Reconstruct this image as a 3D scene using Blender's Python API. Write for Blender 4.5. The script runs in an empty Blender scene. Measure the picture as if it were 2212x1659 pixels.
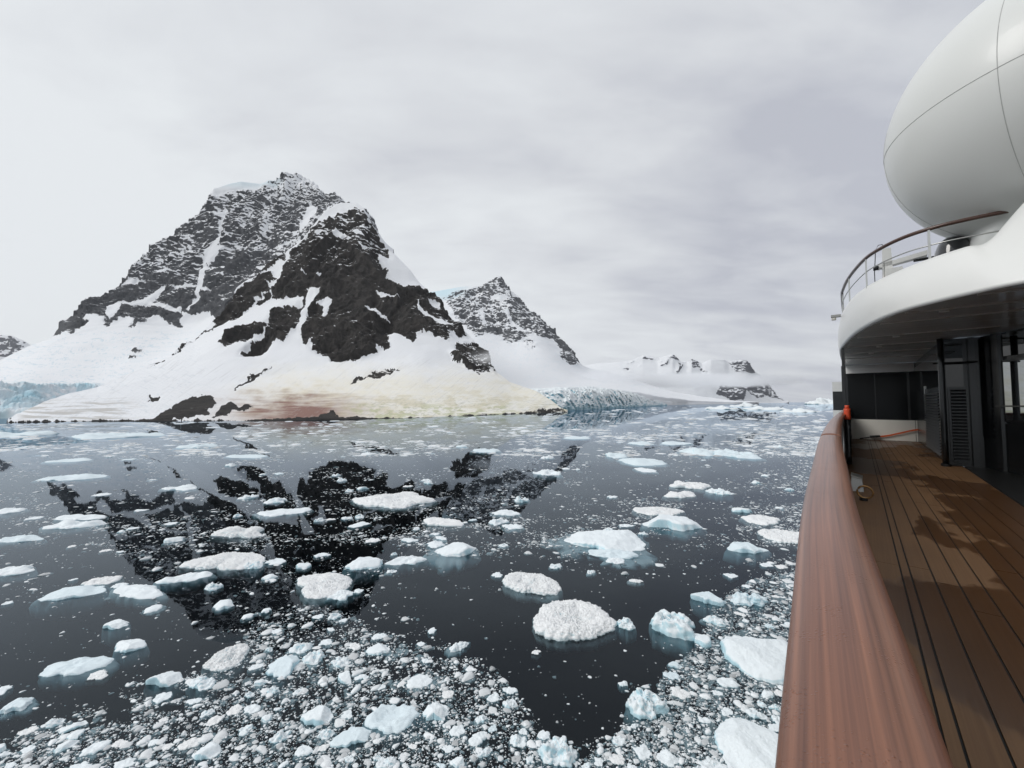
import bpy, math, random
import numpy as np
random.seed(7); rng = np.random.default_rng(7)
scene = bpy.context.scene
COL = scene.collection

# ------------------------------------------------------------------ camera, sky, sun, exposure
CAM_H = 10.0
F, CU, CV = 850.0, 1106.0, 829.5             # measured focal length and centre of the picture, in 2212 x 1659 units
TH = math.atan(39 / 850)                     # slight upward pitch
cam_d = bpy.data.cameras.new('camera'); cam = bpy.data.objects.new('camera', cam_d); COL.objects.link(cam)
cam.location = (0, 0, CAM_H); cam.rotation_euler = (math.pi / 2 + TH, 0, 0)
cam_d.sensor_width = 36; cam_d.lens = 36 * F / 2212; cam_d.clip_start = 0.05; cam_d.clip_end = 60000
scene.camera = cam

SUN_EL, SUN_AZ = math.radians(44), math.radians(-98)     # azimuth from +Y towards +X: behind the left shoulder
world = bpy.data.worlds.new('World'); scene.world = world; world.use_nodes = True
def N(nt, t, **kw):
    n = nt.nodes.new(t)
    for k, v in kw.items():
        if k.startswith('i_'): n.inputs[k[2:].replace('_', ' ')].default_value = v
        else: setattr(n, k, v)
    return n
def build_world():
    nt = world.node_tree; nt.nodes.clear(); L = nt.links.new
    out = N(nt, 'ShaderNodeOutputWorld'); bg = N(nt, 'ShaderNodeBackground'); bg.inputs['Strength'].default_value = 0.1
    sky = N(nt, 'ShaderNodeTexSky', sky_type='NISHITA', sun_disc=False)
    sky.sun_elevation = SUN_EL; sky.sun_rotation = SUN_AZ; sky.dust_density = 2.0
    tc = N(nt, 'ShaderNodeTexCoord'); sep = N(nt, 'ShaderNodeSeparateXYZ'); L(tc.outputs['Generated'], sep.inputs[0])
    # the cloud deck is a flat layer overhead: project the view direction onto it
    ab = N(nt, 'ShaderNodeMath', operation='ABSOLUTE'); L(sep.outputs['Z'], ab.inputs[0])
    add = N(nt, 'ShaderNodeMath', operation='ADD'); add.inputs[1].default_value = 0.22; L(ab.outputs[0], add.inputs[0])
    dx = N(nt, 'ShaderNodeMath', operation='DIVIDE'); L(sep.outputs['X'], dx.inputs[0]); L(add.outputs[0], dx.inputs[1])
    dy = N(nt, 'ShaderNodeMath', operation='DIVIDE'); L(sep.outputs['Y'], dy.inputs[0]); L(add.outputs[0], dy.inputs[1])
    cmb = N(nt, 'ShaderNodeCombineXYZ'); L(dx.outputs[0], cmb.inputs[0]); L(dy.outputs[0], cmb.inputs[1])
    def noise(scale, detail, rough, rot, stretch, off):
        mp = N(nt, 'ShaderNodeMapping'); mp.inputs['Rotation'].default_value = (0, 0, rot); mp.inputs['Scale'].default_value = (1, stretch, 1)
        mp.inputs['Location'].default_value = (off, off * .7, off * .3)
        L(cmb.outputs[0], mp.inputs[0])
        n = N(nt, 'ShaderNodeTexNoise'); n.inputs['Scale'].default_value = scale; n.inputs['Detail'].default_value = detail
        n.inputs['Roughness'].default_value = rough; n.inputs['Distortion'].default_value = .3; L(mp.outputs[0], n.inputs['Vector']); return n
    n1 = noise(0.55, 4, .5, math.radians(-18), 1.5, 3.3); n2 = noise(1.9, 6, .55, math.radians(-22), 2.2, 1.7)
    mx = N(nt, 'ShaderNodeMath', operation='MULTIPLY_ADD'); mx.inputs[1].default_value = .45; L(n2.outputs['Fac'], mx.inputs[0])
    m1 = N(nt, 'ShaderNodeMath', operation='MULTIPLY'); m1.inputs[1].default_value = .55; L(n1.outputs['Fac'], m1.inputs[0]); L(m1.outputs[0], mx.inputs[2])
    # thicker cloud towards +X (the dull side), thinner towards -X
    ga = N(nt, 'ShaderNodeMath', operation='MULTIPLY_ADD'); ga.inputs[1].default_value = -0.20; L(sep.outputs['X'], ga.inputs[0]); L(mx.outputs[0], ga.inputs[2])
    ramp = N(nt, 'ShaderNodeValToRGB'); L(ga.outputs[0], ramp.inputs[0])
    e = ramp.color_ramp.elements; e[0].position = .28; e[0].color = (.42, .435, .485, 1); e[1].position = .60; e[1].color = (.655, .68, .70, 1)
    m = e.new(.44); m.color = (.56, .578, .607, 1)
    sc = N(nt, 'ShaderNodeVectorMath', operation='SCALE'); sc.inputs['Scale'].default_value = 10.0; L(ramp.outputs[0], sc.inputs[0])
    mix = N(nt, 'ShaderNodeMix', data_type='RGBA'); mix.inputs['Factor'].default_value = .97
    L(sky.outputs[0], mix.inputs['A']); L(sc.outputs[0], mix.inputs['B'])
    L(mix.outputs['Result'], bg.inputs['Color']); L(bg.outputs[0], out.inputs['Surface'])
build_world()
sun_d = bpy.data.lights.new('sun', 'SUN'); sun = bpy.data.objects.new('sun', sun_d); COL.objects.link(sun)
sun_d.energy = 1.1; sun_d.angle = math.radians(25); sun_d.color = (1, .97, .93)
sun.rotation_euler = (math.pi / 2 - SUN_EL, 0, math.pi - SUN_AZ)
scene.view_settings.view_transform = 'Standard'; scene.view_settings.look = 'None'
scene.view_settings.exposure = 0.30; scene.view_settings.gamma = 1.0
scene.render.engine = 'CYCLES'
cy = scene.cycles; cy.use_denoising = True; cy.max_bounces = 8; cy.transparent_max_bounces = 12; cy.volume_bounces = 3
cy.volume_step_rate = 4; cy.volume_max_steps = 64; cy.caustics_reflective = False; cy.caustics_refractive = False

# ------------------------------------------------------------------ helpers
def ray(u, v):
    u = np.asarray(u, float); v = np.asarray(v, float)
    r = (u - CU) / F; up = (CV - v) / F
    return np.stack(np.broadcast_arrays(r, math.cos(TH) - up * math.sin(TH), math.sin(TH) + up * math.cos(TH)), -1)
def on_water(u, v, z=0.0):
    d = ray(u, v); k = (z - CAM_H) / d[..., 2]
    return d * k[..., None] + np.array([0, 0, CAM_H])
def project(P):
    P = np.asarray(P, float) - np.array([0, 0, CAM_H]); c, s = math.cos(TH), math.sin(TH)
    fw = P[..., 1] * c + P[..., 2] * s; up = -P[..., 1] * s + P[..., 2] * c
    return CU + F * P[..., 0] / fw, CV - F * up / fw
A = math.radians(42)                          # the ship's long axis, to the right of the view
def W(s, t, z):                               # ship frame (along, inboard, above the camera) to world
    s = np.asarray(s, float); t = np.asarray(t, float); z = np.asarray(z, float)
    return np.stack(np.broadcast_arrays(s * math.sin(A) + t * math.cos(A), s * math.cos(A) - t * math.sin(A), z + CAM_H), -1)

_perm = np.random.default_rng(3).permutation(256).astype(np.int32); _perm = np.concatenate([_perm, _perm, _perm])
_g = np.random.default_rng(4).normal(size=(256, 3)).astype(np.float32); _g /= np.linalg.norm(_g, axis=1)[:, None]
def perlin(P):
    P = np.asarray(P, np.float32); shp = P.shape[:-1]; P = P.reshape(-1, 3)
    i = np.floor(P).astype(np.int32); f = P - i; i &= 255
    w = f * f * f * (f * (f * 6 - 15) + 10); out = np.zeros(len(P), np.float32)
    for a in (0, 1):
        wa = w[:, 0] if a else 1 - w[:, 0]
        pa = _perm[i[:, 0] + a]
        for b in (0, 1):
            wb = w[:, 1] if b else 1 - w[:, 1]
            pb = _perm[pa + i[:, 1] + b]
            for c in (0, 1):
                wc = w[:, 2] if c else 1 - w[:, 2]
                g = _g[_perm[pb + i[:, 2] + c] & 255]
                out += wa * wb * wc * (g[:, 0] * (f[:, 0] - a) + g[:, 1] * (f[:, 1] - b) + g[:, 2] * (f[:, 2] - c))
    return (out * 1.5).reshape(shp)
def fbm(P, oct=4, gain=.5, lac=2.03):
    s = 0; a = 1; P = np.asarray(P, np.float32)
    for k in range(oct):
        s = s + a * perlin(P + 17.3 * k); P = P * lac; a *= gain
    return s
def ridged(P, oct=4, gain=.5, lac=2.03):
    s = 0; a = 1; P = np.asarray(P, np.float32)
    for k in range(oct):
        s = s + a * (1 - 2 * np.abs(perlin(P + 11.9 * k))); P = P * lac; a *= gain
    return s
def inpoly(u, v, poly):
    poly = np.asarray(poly, float); res = np.zeros(u.shape, bool)
    x0, y0 = poly.min(0); x1, y1 = poly.max(0)
    m = (u >= x0) & (u <= x1) & (v >= y0) & (v <= y1)
    if not m.any(): return res
    uu, vv = u[m], v[m]; r = np.zeros(uu.shape, bool); n = len(poly)
    for k in range(n):
        ax, ay = poly[k]; bx, by = poly[(k + 1) % n]
        if ay == by: continue
        c = ((ay > vv) != (by > vv)) & (uu < (bx - ax) * (vv - ay) / (by - ay) + ax)
        r ^= c
    res[m] = r; return res
def smooth(x, a, b):
    t = np.clip((x - a) / (b - a), 0, 1); return t * t * (3 - 2 * t)
def catmull(pts, n):
    p = np.asarray(pts, float); m = len(p); t = np.linspace(0, m - 1, n); k = np.clip(t.astype(int), 0, m - 2); f = (t - k)[:, None]
    q = np.vstack([2 * p[0] - p[1], p, 2 * p[-1] - p[-2]]); a, b, c, d = q[k], q[k + 1], q[k + 2], q[k + 3]
    return .5 * (2 * b + (c - a) * f + (2 * a - 5 * b + 4 * c - d) * f ** 2 + (3 * b - a - 3 * c + d) * f ** 3)

def mesh_obj(name, verts, faces, mat, parent=None, loc=(0, 0, 0), smooth_shade=False, quads=None):
    """verts in world space; faces a list, or quads an (n,3|4) int array"""
    me = bpy.data.meshes.new(name); v = np.asarray(verts, np.float64) - np.asarray(loc)
    if parent is not None: v = v - np.array(parent.get('_o', (0, 0, 0)))
    if quads is not None:
        q = np.asarray(quads, np.int32); n, k = q.shape
        me.vertices.add(len(v)); me.vertices.foreach_set('co', v.astype(np.float32).ravel())
        me.loops.add(n * k); me.loops.foreach_set('vertex_index', q.ravel())
        me.polygons.add(n); me.polygons.foreach_set('loop_start', np.arange(0, n * k, k, dtype=np.int32))
        me.polygons.foreach_set('loop_total', np.full(n, k, np.int32))
        me.update(calc_edges=True)
    else:
        me.from_pydata([tuple(x) for x in v], [], [tuple(int(i) for i in f) for f in faces])
    if smooth_shade: me.polygons.foreach_set('use_smooth', np.ones(len(me.polygons), bool))
    me.validate(); me.update()
    if mat: me.materials.append(mat)
    o = bpy.data.objects.new(name, me); COL.objects.link(o)
    if parent is not None: o.parent = parent; o['_o'] = list(parent.get('_o', (0, 0, 0)))
    else: o.location = loc; o['_o'] = [float(x) for x in loc]
    return o
def empty(name, loc):
    o = bpy.data.objects.new(name, None); COL.objects.link(o); o.location = loc; o['_o'] = [float(x) for x in loc]; o.empty_display_size = .2
    return o
def tag(o, label=None, cat=None, group=None, kind=None):
    if label: o['label'] = label
    if cat: o['category'] = cat
    if group: o['group'] = group
    if kind: o['kind'] = kind
    return o
def attr(o, name, arr):
    a = o.data.attributes.new(name, 'FLOAT', 'POINT'); a.data.foreach_set('value', np.asarray(arr, np.float32).ravel())
def cattr(o, name, arr):
    a = o.data.color_attributes.new(name, 'FLOAT_COLOR', 'POINT'); arr = np.asarray(arr, np.float32)
    a.data.foreach_set('color', np.concatenate([arr, np.ones((len(arr), 1), np.float32)], 1).ravel())
def gridfaces(nr, nc, wrap=False):
    r = np.arange(nr - 1)[:, None]; c = np.arange(nc if wrap else nc - 1)[None]; c1 = (c + 1) % nc
    return np.stack(np.broadcast_arrays(r * nc + c, r * nc + c1, (r + 1) * nc + c1, (r + 1) * nc + c), -1).reshape(-1, 4)
BOXF = [(0, 3, 2, 1), (4, 5, 6, 7), (0, 1, 5, 4), (1, 2, 6, 5), (2, 3, 7, 6), (3, 0, 4, 7)]
def sbox(name, s0, s1, t0, t1, z0, z1, mat, parent=None, loc=None):      # box in the ship's frame
    c = [(s0, t0), (s1, t0), (s1, t1), (s0, t1)]
    v = [W(a, b, z0) for a, b in c] + [W(a, b, z1) for a, b in c]
    return mesh_obj(name, v, [f[::-1] for f in BOXF], mat, parent, loc if loc is not None else (0, 0, 0))
def tube(path, rad, n=10, cap=True):
    P = np.asarray(path, float); T = np.gradient(P, axis=0); T /= np.linalg.norm(T, axis=1)[:, None] + 1e-9
    up = np.array([0, 0, 1.0]); rows = []
    for p, t in zip(P, T):
        a = np.cross(t, up if abs(t[2]) < .95 else np.array([1.0, 0, 0])); a /= np.linalg.norm(a); b = np.cross(a, t)
        th = np.linspace(0, 2 * np.pi, n, endpoint=False); rows.append(p + rad * (np.cos(th)[:, None] * a + np.sin(th)[:, None] * b))
    v = np.concatenate(rows); f = [tuple(x) for x in gridfaces(len(P), n, True)]
    if cap: f += [tuple(range(n))[::-1], tuple(range((len(P) - 1) * n, len(P) * n))]
    return v, f
def joinvf(lst):
    V = []; Fs = []; o = 0
    for v, f in lst:
        V.append(np.asarray(v, float)); Fs += [tuple(i + o for i in q) for q in f]; o += len(v)
    return np.concatenate(V), Fs

# ------------------------------------------------------------------ materials
def mat(name):
    m = bpy.data.materials.new(name); m.use_nodes = True; nt = m.node_tree
    return m, nt, nt.nodes['Principled BSDF'], nt.links.new
def simple(name, col, rough=.5, metal=0, coat=0, var=.12, nscale=4.0, bump=0.0, spec=.5):
    m, nt, b, L = mat(name)
    tc = N(nt, 'ShaderNodeTexCoord'); n = N(nt, 'ShaderNodeTexNoise'); n.inputs['Scale'].default_value = nscale; n.inputs['Detail'].default_value = 6
    L(tc.outputs['Object'], n.inputs['Vector'])
    mx = N(nt, 'ShaderNodeMix', data_type='RGBA'); L(n.outputs['Fac'], mx.inputs['Factor'])
    mx.inputs['A'].default_value = tuple(max(0, c * (1 - var)) for c in col) + (1,); mx.inputs['B'].default_value = tuple(min(1, c * (1 + var)) for c in col) + (1,)
    L(mx.outputs['Result'], b.inputs['Base Color'])
    b.inputs['Roughness'].default_value = rough; b.inputs['Metallic'].default_value = metal; b.inputs['Coat Weight'].default_value = coat
    b.inputs['Specular IOR Level'].default_value = spec
    if bump:
        bp = N(nt, 'ShaderNodeBump'); bp.inputs['Strength'].default_value = bump; bp.inputs['Distance'].default_value = .02
        L(n.outputs['Fac'], bp.inputs['Height']); L(bp.outputs[0], b.inputs['Normal'])
    return m

def terrain_mat(name, rock_a, rock_b, nsc=1.0, thr=.62):
    """snow (tinted by the 'tint' colours) over bare rock ('rock'), with snow lying on ledges where 'dust' allows"""
    m, nt, b, L = mat(name)
    geo = N(nt, 'ShaderNodeNewGeometry'); tc = N(nt, 'ShaderNodeTexCoord')
    aR = N(nt, 'ShaderNodeAttribute', attribute_name='rock'); aD = N(nt, 'ShaderNodeAttribute', attribute_name='dust'); aT = N(nt, 'ShaderNodeAttribute', attribute_name='tint')
    def noise(scale, detail=6, rough=.6, vec=None):
        n = N(nt, 'ShaderNodeTexNoise'); n.inputs['Scale'].default_value = scale; n.inputs['Detail'].default_value = detail; n.inputs['Roughness'].default_value = rough
        L(vec or tc.outputs['Object'], n.inputs['Vector']); return n
    n1 = noise(.05 * nsc); n2 = noise(.16 * nsc, 7, .78); mpv = N(nt, 'ShaderNodeMapping'); mpv.inputs['Scale'].default_value = (1, 1, .22); L(tc.outputs['Object'], mpv.inputs[0]); n4 = noise(.06 * nsc, 5, .6, mpv.outputs[0])
    def M(op, a, bb, c=None):
        x = N(nt, 'ShaderNodeMath', operation=op)
        for k, q in enumerate((a, bb, c)):
            if q is None: continue
            if isinstance(q, (int, float)): x.inputs[k].default_value = q
            else: L(q, x.inputs[k])
        return x.outputs[0]
    sp = N(nt, 'ShaderNodeSeparateXYZ'); L(geo.outputs['Normal'], sp.inputs[0])
    # ledge snow
    led = M('ADD', sp.outputs['Z'], M('MULTIPLY', M('SUBTRACT', n2.outputs['Fac'], .5), .75))
    led = M('ADD', led, M('MULTIPLY', M('SUBTRACT', n1.outputs['Fac'], .5), .95))
    led = M('ADD', led, M('MULTIPLY', M('SUBTRACT', aD.outputs['Fac'], .5), .75))
    mr = N(nt, 'ShaderNodeMapRange', interpolation_type='SMOOTHSTEP'); L(led, mr.inputs['Value']); mr.inputs['From Min'].default_value = thr - .035; mr.inputs['From Max'].default_value = thr + .05
    mr.inputs['To Min'].default_value = 1; mr.inputs['To Max'].default_value = 0
    rk = M('ADD', aR.outputs['Fac'], M('MULTIPLY', M('SUBTRACT', n2.outputs['Fac'], .5), .5))
    mr2 = N(nt, 'ShaderNodeMapRange', interpolation_type='SMOOTHSTEP'); L(rk, mr2.inputs['Value']); mr2.inputs['From Min'].default_value = .42; mr2.inputs['From Max'].default_value = .58
    fac = M('MULTIPLY', mr.outputs[0], mr2.outputs[0])
    rc = N(nt, 'ShaderNodeMix', data_type='RGBA'); rc.inputs['A'].default_value = rock_a + (1,); rc.inputs['B'].default_value = rock_b + (1,)
    rf = N(nt, 'ShaderNodeMapRange'); L(M('ADD', M('MULTIPLY', n2.outputs['Fac'], .5), M('MULTIPLY', n4.outputs['Fac'], .5)), rf.inputs['Value']); rf.inputs['From Min'].default_value = .35; rf.inputs['From Max'].default_value = .65
    L(rf.outputs[0], rc.inputs['Factor'])
    mx = N(nt, 'ShaderNodeMix', data_type='RGBA'); L(fac, mx.inputs['Factor']); L(aT.outputs['Color'], mx.inputs['A']); L(rc.outputs['Result'], mx.inputs['B'])
    L(mx.outputs['Result'], b.inputs['Base Color']); b.inputs['Roughness'].default_value = .85; b.inputs['Specular IOR Level'].default_value = .2
    bp = N(nt, 'ShaderNodeBump'); bp.inputs['Distance'].default_value = 6.0 / nsc; L(M('MULTIPLY', fac, 1.0), bp.inputs['Strength']); L(n2.outputs['Fac'], bp.inputs['Height']); L(bp.outputs[0], b.inputs['Normal'])
    return m

def ice_mat(name, top, side, lumps=3.0, fine=14.0, bump=.35, tone=False):
    """snowy crust on top, bare bluish ice on the steep flanks"""
    m, nt, b, L = mat(name)
    geo = N(nt, 'ShaderNodeNewGeometry'); tc = N(nt, 'ShaderNodeTexCoord'); oi = N(nt, 'ShaderNodeObjectInfo')
    n = N(nt, 'ShaderNodeTexNoise'); n.inputs['Scale'].default_value = lumps; n.inputs['Detail'].default_value = 5; L(geo.outputs['Position'], n.inputs['Vector'])
    n2 = N(nt, 'ShaderNodeTexNoise'); n2.inputs['Scale'].default_value = fine; n2.inputs['Detail'].default_value = 4; L(geo.outputs['Position'], n2.inputs['Vector'])
    sp = N(nt, 'ShaderNodeSeparateXYZ'); L(geo.outputs['Normal'], sp.inputs[0])
    ad = N(nt, 'ShaderNodeMath', operation='MULTIPLY_ADD'); L(n.outputs['Fac'], ad.inputs[0]); ad.inputs[1].default_value = .7; L(sp.outputs['Z'], ad.inputs[2])
    mr = N(nt, 'ShaderNodeMapRange', interpolation_type='SMOOTHSTEP'); L(ad.outputs[0], mr.inputs['Value']); mr.inputs['From Min'].default_value = .55; mr.inputs['From Max'].default_value = 1.15
    mx = N(nt, 'ShaderNodeMix', data_type='RGBA'); L(mr.outputs[0], mx.inputs['Factor']); mx.inputs['A'].default_value = side + (1,); mx.inputs['B'].default_value = top + (1,)
    col = mx.outputs['Result']
    if tone:
        at_ = N(nt, 'ShaderNodeAttribute', attribute_name='tone'); mt = N(nt, 'ShaderNodeVectorMath', operation='SCALE'); L(col, mt.inputs[0]); L(at_.outputs['Fac'], mt.inputs['Scale']); col = mt.outputs[0]
    L(col, b.inputs['Base Color']); b.inputs['Roughness'].default_value = .55; b.inputs['Specular IOR Level'].default_value = .35
    bp = N(nt, 'ShaderNodeBump'); bp.inputs['Strength'].default_value = bump; bp.inputs['Distance'].default_value = .04
    L(n2.outputs['Fac'], bp.inputs['Height']); L(bp.outputs[0], b.inputs['Normal'])
    return m

def water_mat():
    m = bpy.data.materials.new('sea_water'); m.use_nodes = True; nt = m.node_tree; nt.nodes.clear(); L = nt.links.new
    out = N(nt, 'ShaderNodeOutputMaterial'); tr = N(nt, 'ShaderNodeBsdfTransparent'); tr.inputs['Color'].default_value = (.62, .73, .765, 1)
    gl = N(nt, 'ShaderNodeBsdfGlossy'); gl.inputs['Roughness'].default_value = .012; gl.inputs['Color'].default_value = (.74, .83, .92, 1)
    fr = N(nt, 'ShaderNodeFresnel'); fr.inputs['IOR'].default_value = 1.34
    geo = N(nt, 'ShaderNodeNewGeometry'); mp = N(nt, 'ShaderNodeMapping'); mp.inputs['Scale'].default_value = (.5, .5, .5); L(geo.outputs['Position'], mp.inputs[0])
    n = N(nt, 'ShaderNodeTexNoise'); n.inputs['Scale'].default_value = 1.0; n.inputs['Detail'].default_value = 3; L(mp.outputs[0], n.inputs['Vector'])
    bp = N(nt, 'ShaderNodeBump'); bp.inputs['Strength'].default_value = .05; bp.inputs['Distance'].default_value = .03; L(n.outputs['Fac'], bp.inputs['Height'])
    L(bp.outputs[0], gl.inputs['Normal'])
    mx = N(nt, 'ShaderNodeMixShader'); L(fr.outputs[0], mx.inputs[0]); L(tr.outputs[0], mx.inputs[1]); L(gl.outputs[0], mx.inputs[2]); L(mx.outputs[0], out.inputs['Surface'])
    return m

def teak_mat(name, a, b_, rough, gl=0.0, drops=False, wet=False, grain=False):
    m, nt, b, L = mat(name); tc = N(nt, 'ShaderNodeTexCoord')
    mp = N(nt, 'ShaderNodeMapping'); mp.inputs['Rotation'].default_value = (0, 0, -(math.pi / 2 - A)); L(tc.outputs['Object'], mp.inputs[0])
    rot = mp
    if grain:
        ga = N(nt, 'ShaderNodeAttribute', attribute_name='grain'); rot = N(nt, 'ShaderNodeMapping'); L(ga.outputs['Vector'], rot.inputs[0])
    mp = N(nt, 'ShaderNodeMapping'); mp.inputs['Scale'].default_value = (.30, 34, 34); L(rot.outputs[0], mp.inputs[0])
    n = N(nt, 'ShaderNodeTexNoise'); n.inputs['Scale'].default_value = 2.2; n.inputs['Detail'].default_value = 9; n.inputs['Roughness'].default_value = .62; L(mp.outputs[0], n.inputs['Vector'])
    n2 = N(nt, 'ShaderNodeTexNoise'); n2.inputs['Scale'].default_value = 1.4; n2.inputs['Detail'].default_value = 3; L(rot.outputs[0], n2.inputs['Vector'])
    mx = N(nt, 'ShaderNodeMix', data_type='RGBA'); mr = N(nt, 'ShaderNodeMapRange'); L(n.outputs['Fac'], mr.inputs['Value']); mr.inputs['From Min'].default_value = .3; mr.inputs['From Max'].default_value = .72
    L(mr.outputs[0], mx.inputs['Factor']); mx.inputs['A'].default_value = a + (1,); mx.inputs['B'].default_value = b_ + (1,)
    col = mx.outputs['Result']; b.inputs['Roughness'].default_value = rough; b.inputs['Coat Weight'].default_value = gl; b.inputs['Coat Roughness'].default_value = .22
    h = n.outputs['Fac']
    if wet:                                   # ragged damp patches: darker, glossier wood
        w = N(nt, 'ShaderNodeTexNoise'); w.inputs['Scale'].default_value = .55; w.inputs['Detail'].default_value = 7; w.inputs['Roughness'].default_value = .55
        mp3 = N(nt, 'ShaderNodeMapping'); mp3.inputs['Scale'].default_value = (.75, 1.5, 1); L(rot.outputs[0], mp3.inputs[0]); L(mp3.outputs[0], w.inputs['Vector'])
        ms = N(nt, 'ShaderNodeMapRange', interpolation_type='SMOOTHSTEP'); L(w.outputs['Fac'], ms.inputs['Value']); ms.inputs['From Min'].default_value = .50; ms.inputs['From Max'].default_value = .535
        mw = N(nt, 'ShaderNodeMix', data_type='RGBA', blend_type='MULTIPLY'); L(ms.outputs[0], mw.inputs['Factor']); L(col, mw.inputs['A']); mw.inputs['B'].default_value = (.52, .46, .44, 1); col = mw.outputs['Result']
        rr = N(nt, 'ShaderNodeMapRange'); L(ms.outputs[0], rr.inputs['Value']); rr.inputs['To Min'].default_value = rough; rr.inputs['To Max'].default_value = .30; L(rr.outputs[0], b.inputs['Roughness'])
    mv = N(nt, 'ShaderNodeMix', data_type='RGBA', blend_type='MULTIPLY'); mv.inputs['Factor'].default_value = .35; L(col, mv.inputs['A']); L(n2.outputs['Fac'], mv.inputs['B'])
    L(mv.outputs['Result'], b.inputs['Base Color'])
    bp = N(nt, 'ShaderNodeBump'); bp.inputs['Strength'].default_value = .18; bp.inputs['Distance'].default_value = .004; L(h, bp.inputs['Height']); nrm = bp
    if drops:                                 # beads of rain on the varnish
        vo = N(nt, 'ShaderNodeTexVoronoi', feature='F1'); vo.inputs['Scale'].default_value = 130; L(tc.outputs['Object'], vo.inputs['Vector'])
        dn = N(nt, 'ShaderNodeTexNoise'); dn.inputs['Scale'].default_value = 9; dn.inputs['Detail'].default_value = 3; L(tc.outputs['Object'], dn.inputs['Vector'])
        sb = N(nt, 'ShaderNodeMapRange'); L(dn.outputs['Fac'], sb.inputs['Value']); sb.inputs['From Min'].default_value = .40; sb.inputs['From Max'].default_value = .66; sb.inputs['To Min'].default_value = .0; sb.inputs['To Max'].default_value = .42
        df = N(nt, 'ShaderNodeMath', operation='SUBTRACT'); L(sb.outputs[0], df.inputs[0]); L(vo.outputs['Distance'], df.inputs[1])
        mxm = N(nt, 'ShaderNodeMath', operation='MAXIMUM'); L(df.outputs[0], mxm.inputs[0]); mxm.inputs[1].default_value = 0
        b2 = N(nt, 'ShaderNodeBump'); b2.inputs['Strength'].default_value = .55; b2.inputs['Distance'].default_value = .006; L(mxm.outputs[0], b2.inputs['Height']); L(bp.outputs[0], b2.inputs['Normal']); nrm = b2
    L(nrm.outputs[0], b.inputs['Normal']); L(nrm.outputs[0], b.inputs['Coat Normal'])
    return m

M_WATER = water_mat()
M_DEEP = simple('deep_water', (.0012, .0026, .004), .9, var=.2, nscale=.05, spec=0)
M_FRONT = terrain_mat('front_rock_and_snow', (.020, .0195, .0195), (.082, .075, .070), 1.0)
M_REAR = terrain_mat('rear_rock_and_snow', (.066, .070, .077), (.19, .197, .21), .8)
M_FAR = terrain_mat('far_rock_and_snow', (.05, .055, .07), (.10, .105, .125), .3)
M_ICE = ice_mat('floe_ice', (.80, .855, .885), (.50, .72, .80))
M_CRUST = ice_mat('crusted_floe_ice', (.86, .875, .885), (.70, .82, .86), 4, 20, .8)
M_BLUE = ice_mat('blue_ice', (.70, .795, .84), (.44, .65, .74), 1.6, 9, .25)
M_BRASH = ice_mat('brash_ice', (.85, .88, .90), (.58, .70, .75), 5, 18, .3, tone=True)
M_WHITE = simple('white_paint', (.80, .805, .785), .38, coat=.2, var=.03, nscale=1.2)
M_RAD = simple('radome_white', (.76, .775, .755), .38, coat=.12, var=.03, nscale=.8)
M_HULL = simple('hull_white', (.78, .79, .78), .35, var=.04)
M_BLACK = simple('black_paint', (.010, .011, .012), .25, var=.2)
M_DARKGLASS = simple('dark_glass', (.006, .007, .008), .03, var=.1, spec=.6)
M_ENDGLASS = simple('matt_dark_glass', (.008, .009, .010), .14, var=.1, spec=.12)
M_MIRROR = simple('tinted_window_glass', (.34, .36, .38), .015, metal=.95, var=.05)
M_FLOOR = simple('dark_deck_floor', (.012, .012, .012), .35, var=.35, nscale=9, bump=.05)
M_SOFFIT = simple('ceiling_grey', (.74, .75, .74), .2, coat=.3, var=.08, nscale=2)
M_RIB = simple('ceiling_rib', (.86, .86, .85), .35, var=.05)
M_STEEL = simple('brushed_steel', (.52, .52, .50), .30, metal=.9, var=.1)
M_GREY = simple('grey_metal', (.33, .33, .32), .4, metal=.3, var=.1)
M_CREAM = simple('cream_panel', (.74, .72, .66), .45, var=.05)
M_ORANGE = simple('orange_webbing', (.62, .10, .015), .7, var=.2, nscale=30)
M_REDOR = simple('red_orange_plastic', (.62, .07, .02), .45, var=.1)
M_SEAM = simple('seam_grey', (.48, .49, .48), .6)
M_CAULK = simple('black_caulking', (.006, .0055, .005), .7)
M_RAIL = teak_mat('varnished_caprail', (.12, .042, .022), (.35, .145, .078), .36, .35, drops=True, grain=True)
M_RAILD = teak_mat('varnished_handrail', (.05, .018, .011), (.12, .05, .03), .35, .4)
M_DECK = teak_mat('deck_teak', (.135, .064, .023), (.185, .096, .037), .6, wet=True)

# ------------------------------------------------------------------ sea
tag(mesh_obj('sea', [(-16000, -3000, 0), (16000, -3000, 0), (16000, 24000, 0), (-16000, 24000, 0)], [(0, 1, 2, 3)], M_WATER), kind='structure')
tag(mesh_obj('sea_depths', [(-16000, -3000, -6), (16000, -3000, -6), (16000, 24000, -6), (-16000, 24000, -6)], [(0, 1, 2, 3)], M_DEEP), kind='structure')

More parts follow.
